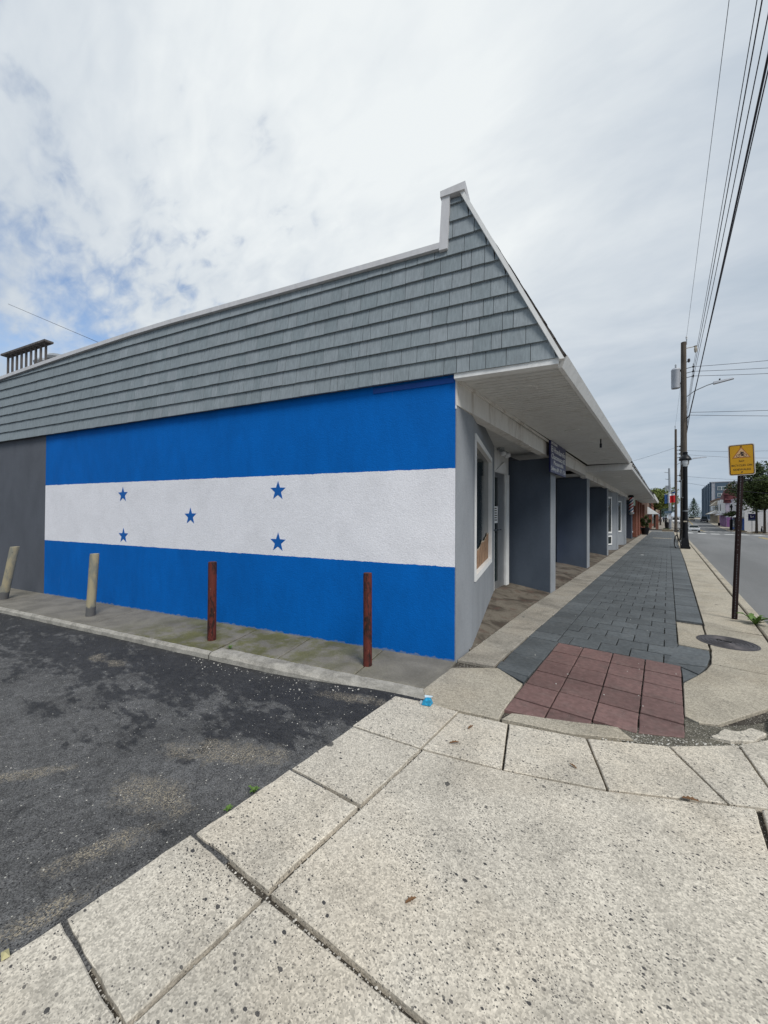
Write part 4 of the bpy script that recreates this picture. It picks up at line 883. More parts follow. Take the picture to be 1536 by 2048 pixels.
o = MB().add([(-.05, -.03, 0), (.05, -.03, 0), (.05, .03, 0), (-.05, .03, 0), (-.05, -.03, .012), (.05, -.03, .006), (.05, .03, .014), (-.05, .03, .005)], [(4, 5, 6, 7), (0, 1, 5, 4), (1, 2, 6, 5), (2, 3, 7, 6), (3, 0, 4, 7)]).build('paper_scrap', M['white']); o.location = (-.87, 19.0, .001); tag(o, 'white scrap of paper lying on the blue pavers', 'litter')
def pebbles():
    mb = MB(); random.seed(11); vs = [(1, 0, 0), (-.3, .95, 0), (-.8, -.5, 0), (.2, -.9, .1), (.1, .1, .8)]; fs = [(0, 1, 4), (1, 2, 4), (2, 3, 4), (3, 0, 4)]
    def put(x, y, z, r):
        a = random.uniform(0, 6.28); mb.add([(x + r * (p[0] * math.cos(a) - p[1] * math.sin(a)) * random.uniform(.7, 1.2), y + r * (p[0] * math.sin(a) + p[1] * math.cos(a)), z + r * p[2]) for p in vs], fs)
    for _ in range(130):
        s = random.uniform(-.1, 2.9) ** 1; o_ = .96 + abs(random.gauss(0, .10)); p = Wp(s, o_)
        if p.x < -1.95: put(p.x, p.y, zlot(p.x, p.y), random.choice((.003, .004, .005, .006, .010)))
    for _ in range(260):
        x = -1.93 - abs(random.gauss(0, .9)); y = random.uniform(.1, 2.5); put(x, y, zlot(x, y), random.choice((.002, .003, .004, .005)))
    for (a, b), n in ((((-1.89, .905), (-.3, 1.05)), 90), (((-1.345, .44), (-1.345, .94)), 20), (((-1.345, .96), (-1.36, 2.75)), 70), (((-1.88, .41), (-1.35, .44)), 24), (((-1.93, 2.66), (-1.05, 2.88)), 110), (((-1.9, .2), (-1.9, 2.6)), 80)):
        for _k in range(n):
            t = random.random(); put(a[0] + (b[0] - a[0]) * t + random.gauss(0, .004), a[1] + (b[1] - a[1]) * t + random.gauss(0, .004), -.022, random.choice((.004, .005, .007)))
    for _ in range(520):
        t = random.random() ** .8; x = -.4 + t * 1.05; y = 3.16 + .17 * t + .45 * t * t + random.gauss(0, .07); put(x, y, -.012, random.choice((.004, .006, .008)))
    for _ in range(60): y = random.uniform(4.0, 8); put(fl(y) + random.gauss(0, .06), y, .001, random.choice((.004, .006)))
    for _ in range(14): put(random.uniform(-1.4, .3), random.uniform(3.2, 7), .0, random.choice((.006, .009)))
    return tag(mb.build('loose_grit', M['stone']), 'small pale stones scattered along the joints and asphalt', 'gravel', kind='stuff')
pebbles()
# ------------------------------------------------------------------ street lamp with the bicycle locked to it
lp = thing('street_lamp', 'black decorative street lamp post with a domed hood and pale globe', 'street lamp', (.70, 24.4, 0))
MB().box(-.2, .2, -.2, .2, -.02, .12).hexa([(-.17, -.17, .12), (.17, -.17, .12), (.17, .17, .12), (-.17, .17, .12), (-.12, -.12, .55), (.12, -.12, .55), (.12, .12, .55), (-.12, .12, .55)]).build('base', M['black'], lp, bevel=.012)
MB().lathe([(.13, .55), (.115, .7), (.105, 2.2), (.095, 4.1), (.10, 4.2)], 16).build('pole', M['black'], lp, True)
MB().lathe([(.11, 4.2), (.11, 4.24), (.16, 4.3), (.18, 4.42), (.185, 4.5)], 16).build('globe', M['globe'], lp, True)
MB().lathe([(.255, 4.52), (.265, 4.56), (.24, 4.62), (.17, 4.74), (.11, 4.79), (.10, 4.9), (.12, 4.93), (.02, 4.97)], 20).build('hood', M['black'], lp, True)
for a in range(4): MB().tube([(.2 * math.cos(a * 1.571 + .78), .2 * math.sin(a * 1.571 + .78), 4.53), (.2 * math.cos(a * 1.571 + .78), .2 * math.sin(a * 1.571 + .78), 4.35), (.1 * math.cos(a * 1.571 + .78), .1 * math.sin(a * 1.571 + .78), 4.15)], .014).build('cage_bar', M['black'], lp)
MB().tube([(-.08, -.12, 3.55), (-.16, -.12, 3.5), (-.16, -.12, 2.62), (-.08, -.12, 2.6)], .014).build('banner_bracket', M['galv'], lp)
MB().lathe([(.12, 1.9), (.12, 1.95)], 14).build('strap', M['galv'], lp, True); MB().box(-.07, .07, -.125, -.118, 1.36, 1.42).build('sticker', M['cream'], lp)
def bicycle(loc, rz):
    t = thing('bicycle', 'dark bicycle leaning locked against the street lamp post', 'bicycle', loc, rz)
    def wheel(y):
        w = MB(); n = 28; ring_ = [(0, y + .33 * math.cos(2 * math.pi * k / n), .335 + .33 * math.sin(2 * math.pi * k / n)) for k in range(n + 1)]; w.tube(ring_, .021, 6, False); o = w.build('tyre', M['rubber'], t, True)
        r_ = MB(); r_.tube([(0, y + .30 * math.cos(2 * math.pi * k / n), .335 + .30 * math.sin(2 * math.pi * k / n)) for k in range(n + 1)], .009, 5, False); r_.build('rim', M['chrome'], o, True)
        s_ = MB()
        for k in range(14): a = 2 * math.pi * k / 14; s_.tube([(0, y, .335), (0, y + .30 * math.cos(a), .335 + .30 * math.sin(a))], .0018, 4)
        s_.tube([(-.05, y, .335), (.05, y, .335)], .02, 8); s_.build('spokes', M['chrome'], o)
    wheel(-.52); wheel(.52)
    f = MB(); bb, hd, st_ = (0, .08, .3), (0, -.36, .86), (0, .22, .82)
    for a, b, r in ((bb, (0, -.37, .74), .02), (hd, st_, .017), (bb, (0, .25, .92), .017), ((-.04, .52, .335), bb, .01), ((.04, .52, .335), bb, .01), ((-.04, .52, .335), (0, .22, .8), .008), ((.04, .52, .335), (0, .22, .8), .008), ((0, -.35, .92), (0, -.39, .66), .02)): f.tube([a, b], r, 7)
    f.build('frame', M['black'], t, True)
    MB().tube([(-.05, -.52, .335), (-.045, -.43, .6), (0, -.39, .68)], .012).tube([(.05, -.52, .335), (.045, -.43, .6), (0, -.39, .68)], .012).build('fork', M['black'], t, True)
    MB().tube([(-.32, -.30, 1.03), (-.18, -.36, 1.04), (0, -.37, 1.0), (.18, -.36, 1.04), (.32, -.30, 1.03)], .014, 7).tube([(0, -.35, .9), (0, -.37, 1.0)], .016).build('handlebar', M['black'], t, True)
    MB().hexa([(-.03, .12, .92), (.03, .12, .92), (.08, .36, .93), (-.08, .36, .93), (-.025, .1, .96), (.025, .1, .96), (.075, .37, .98), (-.075, .37, .98)]).build('saddle', M['rubber'], t, bevel=.012)
    MB().lathe([(.09, -.006), (.09, .006)], 20).build('chainring', M['chrome'], t).matrix_parent_inverse = Matrix.Translation((.03, .08, .3)) @ Matrix.Rotation(R(90), 4, 'Y')
    MB().tube([(.12, .08, .14), (.03, .08, .3), (-.12, .08, .46)], .012).build('crank', M['black'], t)
bicycle((.46, 24.95, 0), R(-14))

# ------------------------------------------------------------------ utility poles
def upole(x, y, h, r, label, z0=0.0):
    t = thing('utility_pole', label, 'utility pole', (x, y, z0), group='utility poles along the kerb')
    MB().tube([(0, 0, -.1), (0, 0, h * .3), (0, 0, h * .7), (0, 0, h)], [r * 1.1, r * 1.0, r * .9, r * .8], 14).build('pole', M['pole'], t, True); return t
up1 = upole(.68, 25.75, 11.1, .15, 'tall wooden utility pole behind the lamp with a transformer and light arm')
tr = MB().lathe([(.02, -.08), (.19, -.06), (.2, 0), (.2, .92), (.21, .94), (.17, 1.02), (.03, 1.05)], 20, (-.34, 0, 8.72)).build('transformer', M['trafo'], up1, True)
MB().lathe([(.03, 0), (.045, .05), (.03, .1), (.045, .15), (.02, .22)], 10, (-.34, -.08, 9.75)).build('bushing', M['galv'], tr, True)
for z in (8.85, 9.55): MB().box(-.2, -.1, -.05, .05, z, z + .08).build('bracket', M['black'], tr)
MB().tube([(.1, 0, 8.1), (.45, -.02, 8.36), (.95, -.04, 8.55), (1.25, -.05, 8.62)], .025, 7).box(.09, .14, -.06, .06, 7.85, 8.2).build('lamp_arm', M['galv'], up1, True)
MB().hexa([(1.2, -.16, 8.54), (2.0, -.16, 8.66), (2.0, .06, 8.66), (1.2, .06, 8.54), (1.2, -.13, 8.68), (1.95, -.1, 8.74), (1.95, .0, 8.74), (1.2, .03, 8.68)]).build('lamp_head', M['trafo'], up1, bevel=.02)
MB().lathe([(.035, 0), (.035, .07)], 8, (1.45, -.05, 8.72)).build('photocell', M['black'], up1, True)
MB().tube([(.12, 0, 10.75), (.45, 0, 10.75)], .02).lathe([(.03, -.30), (.06, -.25), (.07, -.1), (.05, .0), (.09, .05)], 8, (.5, 0, 10.72)).build('cutout_fuse', M['cream'], up1, True)
MB().lathe([(.02, 0), (.02, .3), (.05, .31), (.03, .36), (.05, .40), (.02, .46)], 8, (.13, 0, 10.95)).build('top_insulator', M['galv'], up1, True)
rk_ = MB()
for z in (9.15, 9.4, 9.65): rk_.tube([(.12, 0, z), (.38, 0, z + .03)], .016); rk_.lathe([(.02, -.05), (.045, -.03), (.045, .03), (.02, .05)], 8, (.40, 0, z + .03))
rk_.tube([(.40, 0, 9.05), (.40, 0, 9.85)], .014); tag(rk_.build('insulator_rack', M['black'], up1, True), kind='stuff')
MB().tube([(.12, 0, 10.0), (.2, 0, 10.02)], .02).lathe([(.02, -.1), (.06, -.05), (.06, .08), (.02, .12)], 8, (.22, 0, 10.05)).build('arrester', M['iron'], up1, True)
MB().tube([(.1, -.05, 6.9), (.25, -.06, 7.1)], .03).tube([(.13, -.04, 6.3), (.13, -.04, 7.0)], .03).build('cable_clamp', M['black'], up1, True)
up2 = upole(.66, 50.0, 10.95, .125, 'second wooden utility pole farther along the kerb')
MB().tube([(.1, 0, 7.2), (.8, 0, 7.6), (1.5, 0, 7.7)], .03, 6).build('lamp_arm', M['galv'], up2, True); MB().hexa([(1.4, -.1, 7.66), (2.5, -.1, 7.74), (2.5, .1, 7.74), (1.4, .1, 7.66), (1.4, -.08, 7.78), (2.4, -.06, 7.82), (2.4, .06, 7.82), (1.4, .08, 7.78)]).build('lamp_head', M['trafo'], up2)
for z in (7.9, 8.3, 8.7, 9.1, 5.4, 6.0): MB().tube([(.1, 0, z), (.32, 0, z + .02)], .03).lathe([(.03, -.09), (.08, 0), (.03, .09)], 8, (.34, 0, z)).build('insulator', M['black'], up2, True)
MB().lathe([(.03, 0), (.03, .25), (.05, .3), (.02, .4)], 8, (-.05, 0, 10.95)).build('top_insulator', M['galv'], up2, True)
up3 = thing('steel_pole', 'slim grey steel pole with arms beside the side street corner', 'pole', (.22, 62.0, 0))
MB().tube([(0, 0, -.1), (-.02, 0, 4), (-.1, 0, 8.1)], [.16, .14, .1], 12).build('pole', M['galv'], up3, True)
MB().tube([(-.1, 0, 7.5), (-.6, 0, 7.62)], .04).tube([(-.1, 0, 6.6), (-.5, 0, 6.7)], .04).box(-.5, -.15, -.15, .15, 5.3, 5.8).build('fittings', M['galv'], up3, True)
up4 = thing('street_name_sign', 'blue street name sign and white plate on a thin post at the corner', 'sign', (.28, 60.6, 0))
MB().tube([(0, 0, 0), (0, 0, 3.0)], .05, 8).build('post', M['galv'], up4, True); MB().box(-.65, .1, -.07, -.05, 2.1, 2.42).build('name_plate', M['bluepanel'], up4); MB().box(-.3, .0, -.07, -.05, 1.35, 1.85).build('notice_plate', M['whitewall'], up4)
# flag on a staff fixed to the second pole
fg = thing('national_flag', 'red white and blue national flag on a staff from the second utility pole', 'flag', (.60, 49.8, 3.9))
MB().tube([(.02, 0, .5), (-.95, -.1, .12)], .02, 6).build('staff', M['fwhite'], fg, True)
def flagpart(x0, x1, z0, z1, mat, nm='cloth'):
    mb = MB(); n = 6
    for j in range(2):
        for i in range(n + 1):
            x = x0 + (x1 - x0) * i / n; z = (z0, z1)[j] + (x + .45) * .12; mb.v.append((x, -.1 + .06 * math.sin(x * 17 + j), z))
    mb.f = [(i, i + 1, n + 2 + i, n + 1 + i) for i in range(n)]; mb.build(nm, mat, fg, True)
flagpart(-.90, -.62, -.42, .16, M['fblue']); flagpart(-.62, -.45, -.78, .22, M['fwhite']); flagpart(-.45, .0, -.78, -.02, M['red']); flagpart(-.45, -.05, -.02, .2, M['fwhite']); flagpart(-.3, .0, .2, .34, M['fblue']); flagpart(-.90, -.62, -.80, -.42, M['fblue'])

# ------------------------------------------------------------------ overhead wires
def wire(label, pts, r, sag, grp):
    mb = MB()
    for a, b in zip(pts, pts[1:]):
        a, b = Vector(a), Vector(b); n = 16; mb.tube([a + (b - a) * (i / n) - Vector((0, 0, sag * 4 * (i / n) * (1 - i / n))) for i in range(n + 1)], r, 5, False)
    return tag(mb.build('overhead_wire', M['wire'], smooth=True), label, 'wire', grp)
G = 'overhead wires along the kerb'
wire('thin topmost wire running to the tip of the near utility pole', [(1.02, -2, 11.7), (.81, 25.75, 11.4), (.62, 50, 11.3)], .006, .12, G)
wire('leftmost of the bundle of four wires below the topmost one', [(1.06, -2, 9.62), (1.08, 25.75, 9.68), (1.0, 50, 9.1)], .007, .3, G)
wire('second from left of the bundle of four wires', [(1.13, -2, 9.6), (1.09, 25.75, 9.43), (1.0, 50, 8.7)], .010, .28, G)
wire('third from left of the bundle of four wires', [(1.25, -2, 9.5), (1.10, 25.75, 9.18), (1.0, 50, 8.3)], .009, .28, G)
wire('thick rightmost cable of the bundle', [(1.20, -2, 8.6), (.93, 25.75, 7.1), (.95, 50, 6.0)], .017, .1, G)
wire('lower cable hugging the thick one down to the clamp', [(1.24, -2, 8.5), (.86, 25.75, 6.9), (.93, 50, 5.4)], .009, .15, G)
GS = 'service wires across the road'
for k, (z0, z1) in enumerate(((9.68, 9.9), (9.43, 9.1), (9.18, 8.7))): wire('service wire crossing the road from the near pole, %s of the upper three' % ('top', 'middle', 'bottom')[k], [(1.08, 25.75, z0), (13.5, 31, z1 + .4)], .012, .2, GS)
for k, (z0, z1) in enumerate(((7.25, 6.6), (7.1, 5.9))): wire('slanting service wire from the clamp of the near pole, %s of two' % ('upper', 'lower')[k], [(.93, 25.75, z0), (13.5, 33, z1 + .9)], .012, .1, GS)
for k, (z0, x1, y1, z1) in enumerate(((8.7, 14, 60, 9.2), (8.3, 14, 62, 8.4), (6.0, 14, 70, 6.6), (5.4, 14, 72, 4.6), (9.1, -9, 58, 8.0))): wire('faint far wire from the second pole, number %s from the top' % ('one', 'two', 'three', 'four', 'five')[k], [(.9, 50, z0), (x1, y1, z1)], .012, .3, GS)
wire('thin wire in the sky beyond the roof railing', [(-42, 5, 18.4), (-16, 9.5, 6.9), (-10, 12, 4.6)], .014, 0, GS)

# ------------------------------------------------------------------ foliage
def crown(parent, mat, centre, rad, n, size, seed, blobs=16, name='crown'):
    random.seed(seed); mb = MB(); cs = []
    for _ in range(blobs):
        v = Vector((random.gauss(0, 1), random.gauss(0, 1), random.gauss(0, 1))).normalized() * random.uniform(.35, .85); cs.append((Vector((v.x * rad[0], v.y * rad[1], v.z * rad[2])), random.uniform(.26, .48)))
    for _ in range(n):
        c, k = random.choice(cs); v = Vector((random.gauss(0, 1), random.gauss(0, 1), random.gauss(0, 1))).normalized() * (random.random() ** .4)
        p = Vector(centre) + c + Vector((v.x * rad[0] * k, v.y * rad[1] * k, v.z * rad[2] * k)); s = size * random.uniform(.6, 1.3)
        a = Vector((random.gauss(0, 1), random.gauss(0, 1), random.gauss(0, .7))).normalized(); b = a.cross(Vector((random.gauss(0, 1), random.gauss(0, 1), random.gauss(0, 1)))).normalized()
        mb.add([p - a * s, p + b * s * .5, p + a * s, p - b * s * .5], [(0, 1, 2, 3)])
    return mb.build(name, mat, parent)
def tree(label, loc, h, rad, mat, seed, n=5000, size=.16, trunk=.16, grp='street trees', base=.38, lean=0.0):
    t = thing('tree', label, 'tree', loc, group=grp); random.seed(seed)
    MB().tube([(0, 0, -.2), (lean * .3, .02, h * base * .5), (lean * .7, 0, h * base), (lean, 0, h * .7)], [trunk * 1.25, trunk, trunk * .8, trunk * .4], 9).build('trunk', M['bark'], t, True)
    for k in range(6):
        a = k * 1.05 + random.uniform(-.3, .3); z = h * base * random.uniform(.8, 1.15)
        MB().tube([(lean * .7, 0, z), (lean + rad[0] * .35 * math.cos(a), rad[1] * .35 * math.sin(a), z + h * .14), (lean + rad[0] * .7 * math.cos(a), rad[1] * .7 * math.sin(a), z + h * .26)], [trunk * .45, trunk * .3, trunk * .12], 6).build('limb', M['bark'], t, True)
    crown(t, mat, (lean, 0, h - rad[2] * .98), rad, n, size, seed)
    return t
tree('leafy dark green street tree right of the sign post, nearer trunk', (11.95, 88.5, -1.1), 11.4, (4.0, 3.6, 4.0), M['leafd'], 1, 9000, .19)
tree('leafy dark green street tree at the right edge beside the sitting figure', (12.85, 88, -1.15), 12.2, (4.6, 3.6, 4.2), M['leafd'], 2, 9000, .2)
tree('taller dark tree rising behind the others at the right edge', (17.5, 98, -1.2), 12.2, (4.2, 3.6, 4.0), M['leafd'], 3, 7000, .22)
tree('young street tree with a small flat crown by the purple shopfront', (12.4, 118, -1.4), 4.6, (2.6, 2.0, .75), M['leafd'], 4, 1600, .16, .1, base=.7)
tree('light green tree overhanging the left pavement beyond the canopy', (-1.6, 70, 0), 6.4, (3.1, 4.0, 1.9), M['leafl'], 5, 6500, .15, .13, base=.5)
tree('yellow green tree farther down the left pavement', (-1.2, 92, 0), 6.2, (2.6, 4.0, 1.9), M['leafl'], 6, 4000, .18, .13, base=.5)
def conifer(label, loc, h, r, seed):
    t = thing('conifer', label, 'tree', loc, group='distant conifers'); MB().tube([(0, 0, -.5), (0, 0, h)], [.4, .05], 8).build('trunk', M['bark'], t, True); random.seed(seed); mb = MB()
    for _ in range(1800):
        f = random.random() ** .7; z = h * (1 - f) * .95 + .05 * h; a = random.uniform(0, 6.28); q = r * f * random.uniform(.3, 1.05); p = Vector((q * math.cos(a), q * math.sin(a), z)); s = .7 * random.uniform(.5, 1.2); d = Vector((math.cos(a), math.sin(a), -.35)); e = Vector((-math.sin(a), math.cos(a), 0))
        mb.add([p - d * s, p + e * s * .4, p + d * s, p - e * s * .4], [(0, 1, 2, 3)])
    mb.build('crown', M['leafb'], t)
conifer('broad hazy conifer at the end of the road', (14, 330, 1), 14, 7, 8); conifer('smaller round topped conifer left of the broad one', (-5, 340, 1), 9, 5, 9)
tree('hazy rounded tree right of the distant conifer', (20, 300, 1), 8, (4, 3, 3.4), M['leafb'], 10, 1800, .5, .3, 'distant trees'); tree('hazy low tree at the far left end of the road', (-1, 310, 1), 9, (6, 3, 3.6), M['leafb'], 12, 1800, .5, .3, 'distant trees')

# ------------------------------------------------------------------ brick shop and the far row on the left
bs = thing('brick_shop', 'dark red brick shop with a low canopy beyond the grey shopfronts', 'building', (-2.2, 41, 0))
MB().box(-9, -2.35, 33.4, 50, -.1, 4.4).build('wall', M['brickb'], bs, world=True)
for y0, y1 in ((36.2, 37.2), (39.5, 40.6), (43.5, 44.4), (48.6, 50)): MB().box(-2.36, -2.02, y0, y1, -.1, 2.95).build('pier', M['brick'], bs, world=True)
for y0, y1 in ((33.6, 36.1), (37.4, 39.3), (41, 43.3), (44.8, 48.3)):
    p_ = MB().box(-2.345, -2.30, y0, y1, .45, 2.5).build('window', M['glassp'], bs, world=True); MB().box(-2.35, -2.26, y0 - .06, y1 + .06, .36, .45).build('sill', M['white'], p_, world=True)
MB().box(-2.34, -2.1, 33.5, 36.2, 2.5, 3.0).build('shop_board', M['teal'], bs, world=True); MB().box(-2.3, -2.29, 34.4, 35.2, .6, 1.1).build('window_notice', M['white'], bs, world=True)
MB().box(-2.3, -.86, 33.3, 50, 3.14, 3.2).build('canopy_soffit', M['soffit'], bs, world=True); MB().hexa([(-.9, 33.3, 3.1), (-.84, 33.3, 3.1), (-.84, 50, 3.1), (-.9, 50, 3.1), (-.9, 33.3, 3.3), (-.78, 33.3, 3.3), (-.78, 50, 3.3), (-.9, 50, 3.3)]).build('canopy_fascia', M['trim'], bs, world=True)
MB().add([(-.78, 33.25, 3.3), (-.78, 50.1, 3.3), (-1.9, 50.1, 4.7), (-1.9, 33.25, 4.7), (-2.4, 33.25, 3.2), (-2.4, 50.1, 3.2)], [(0, 1, 2, 3), (0, 3, 4), (3, 2, 5, 4), (1, 5, 2)]).build('canopy_roof', M['roofing'], bs, world=True)
MB().box(-2.2, -.9, 33.26, 33.3, 3.05, 3.3).build('canopy_end_board', M['trim'], bs, world=True)
pt = thing('potted_plant', 'leafy plant in a large black pot outside the brick shop', 'plant', (-1.66, 41.2, 0))
MB().lathe([(.22, 0), (.34, .5), (.38, .62), (.36, .64), (.32, .58)], 18).build('pot', M['black'], pt, True); crown(pt, M['leafd'], (0, 0, 1.15), (.4, .4, .65), 500, .11, 14, 8, 'foliage')
MB().tube([(.0, 0, .5), (.03, 0, 1.2)], .03).build('stem', M['bark'], pt)
aw = thing('awning_shop', 'far shop with a white sloping awning on brick posts across the side street', 'building', (-2.4, 66, 0))
MB().box(-10, -2.2, 60.8, 74, -.1, 4.2).build('wall', M['brickb'], aw, world=True); MB().add([(-2.2, 61, 3.0), (-2.2, 66, 3.0), (-.95, 66, 2.0), (-.95, 61, 2.0), (-2.2, 61, 2.0), (-2.2, 66, 2.0)], [(0, 3, 2, 1), (0, 4, 3), (1, 2, 5)]).build('awning', M['white'], aw, world=True)
for x in (-1.9, -1.15): MB().box(x - .15, x + .15, 61.1, 61.4, -.05, 2.05).build('post', M['brick'], aw, world=True)
MB().add([(-2.2, 67, 2.9), (-2.2, 73, 2.9), (-.9, 73, 2.1), (-.9, 67, 2.1), (-2.2, 67, 2.1), (-2.2, 73, 2.1)], [(0, 3, 2, 1), (0, 4, 3), (1, 2, 5)]).build('awning', M['maroon'], aw, world=True)
for i, (y0, y1, h, m, lb) in enumerate(((74.2, 92, 5.0, 'brick', 'red brick shop behind the pedestrians on the left'), (92.5, 120, 5.6, 'tan', 'tan rendered shop farther down the left pavement'), (121, 160, 6.5, 'brickb', 'brown brick block near the far end on the left'))):
    b_ = thing('row_shop', lb, 'building', (-2.5, y0, 0), group='far shops along the left pavement'); MB().box(-12, -2.1, y0, y1, -.2, h).build('wall', M[m], b_, world=True); MB().box(-12.1, -2.0, y0 - .1, y1 + .1, h, h + .2).build('cornice', M['cream'], b_, world=True)
    k = 0; y = y0 + 1
    while y < y1 - 3:
        MB().box(-2.11, -2.05, y, y + 2.2, .5, 2.4).build('window', M['glass'], b_, world=True); y += 4
def bin_(loc, label, h=.95, r=.28):
    t = thing('litter_bin', label, 'litter bin', loc, group='black litter bins'); MB().lathe([(r * .8, 0), (r, h * .85), (r * 1.05, h * .9)], 14).build('body', M['black'], t, True); MB().lathe([(r * 1.08, h * .9), (r * .9, h), (r * .4, h * 1.05)], 14).build('lid', M['black'], t, True)
bin_((-.1, 64, 0), 'black litter bin on the left pavement across the side street'); bin_((12.3, 112, -1.55), 'black litter bin on the right pavement by the purple shop'); bin_((12.2, 150, -.95), 'black litter bin farther off on the right pavement by the tan shop')
def planter(loc, label, w=.8, d=.5, h=.4):
    t = thing('stone_planter', label, 'planter', loc, group='low planters on the pavements'); MB().hexa([(-w / 2, -d / 2, 0), (w / 2, -d / 2, 0), (w / 2, d / 2, 0), (-w / 2, d / 2, 0), (-w * .56, -d * .56, h), (w * .56, -d * .56, h), (w * .56, d * .56, h), (-w * .56, d * .56, h)]).build('trough', M['tan'], t, bevel=.02); crown(t, M['leafd'], (0, 0, h + .05), (w * .45, d * .45, .12), 120, .07, 5, 6, 'foliage')
planter((-.05, 54.6, -.12), 'low tan planter at the side street corner on the left', 1.0, .6, .3); planter((12.2, 104, -1.5), 'low planter on the right pavement nearest the crossing'); planter((12.3, 108, -1.5), 'low planter on the right pavement just beyond the first'); planter((12.3, 116, -1.55), 'low planter at the foot of the young street tree'); planter((12.4, 90, -1.3), 'low planter beside the sitting figure under the trees', 1.4, .8, .45)

# ------------------------------------------------------------------ people (far off)
def person(label, loc, top, legs, sit=False, rz=0.0):
    t = thing('person', label, 'person', loc, rz); me = bpy.data.meshes.new('body')
    if sit: V = [((0, 0, .5), .14), ((0, 0, .78), .15), ((0, -.02, 1.0), .15), ((0, -.04, 1.13), .055), ((0, -.06, 1.28), .1), ((.09, 0, .5), .1), ((.12, -.42, .5), .075), ((.12, -.44, .06), .05), ((.12, -.56, .03), .04), ((-.09, 0, .5), .1), ((-.12, -.42, .5), .075), ((-.12, -.44, .06), .05), ((-.12, -.56, .03), .04), ((.2, -.02, 1.0), .06), ((.24, -.08, .74), .045), ((.12, -.28, .66), .035), ((-.2, -.02, 1.0), .06), ((-.24, -.08, .74), .045), ((-.12, -.28, .66), .035)]
    else: V = [((0, 0, .92), .14), ((0, 0, 1.15), .13), ((0, 0, 1.38), .15), ((0, -.01, 1.5), .055), ((0, -.03, 1.63), .1), ((.09, 0, .88), .1), ((.1, -.08, .48), .065), ((.1, .02, .08), .045), ((.1, -.12, .03), .04), ((-.09, 0, .88), .1), ((-.1, .1, .48), .065), ((-.1, .2, .1), .045), ((-.1, .08, .03), .04), ((.19, 0, 1.38), .06), ((.25, .03, 1.1), .045), ((.25, -.06, .84), .035), ((-.19, 0, 1.38), .06), ((-.25, -.03, 1.1), .045), ((-.25, -.1, .84), .035)]
    me.from_pydata([v for v, _ in V], [(0, 1), (1, 2), (2, 3), (3, 4), (0, 5), (5, 6), (6, 7), (7, 8), (0, 9), (9, 10), (10, 11), (11, 12), (2, 13), (13, 14), (14, 15), (2, 16), (16, 17), (17, 18)], [])
    o = link('body', me, t); me.materials.append(top); bm_ = bmesh.new(); bm_.from_mesh(me); L_ = bm_.verts.layers.skin.verify()
    for v, (_, r) in zip(bm_.verts, V): v[L_].radius = (r, r * .85); v[L_].use_root = (v.index == 0)
    bm_.to_mesh(me); bm_.free(); o.modifiers.new('skin', 'SKIN'); o.modifiers.new('sub', 'SUBSURF').render_levels = 1
    hz = 1.28 if sit else 1.63; hy = -.06 if sit else -.03
    MB().lathe([(.05, -.09), (.1, -.02), (.105, .05), (.07, .12), (.02, .135)], 12, (0, hy, hz)).build('hair', M['cloth_dark'], t, True)
    MB().lathe([(.03, -.1), (.07, -.06), (.075, .02), (.06, .07)], 10, (0, hy - .035, hz - .01)).build('face', M['skin'], t, True)
    if not sit:
        for sx in (1, -1):
            y0, y1, y2 = ((0, -.08, .02) if sx > 0 else (0, .1, .2)); MB().tube([(sx * .09, y0, .9), (sx * .1, y1, .48), (sx * .1, y2, .1)], [.115, .085, .065], 8).build('trouser_leg', legs, t, True)
person('person in dark clothes walking on the left pavement by the litter bin', (-.35, 98, 0), M['cloth_dark'], M['cloth_dark']); person('person in a pale pink top walking far down the left pavement', (-1.75, 148, 0), M['cloth_pink'], M['cloth_blue'], rz=.3); person('person in a dark jacket walking beside the pink top far down the left pavement', (-1.05, 142, 0), M['cloth_blue'], M['cloth_dark'], rz=-.2); person('figure in dark clothes sitting on a planter under the right hand trees', (12.75, 90.0, -1.28), M['cloth_dark'], M['cloth_dark'], True, R(75))

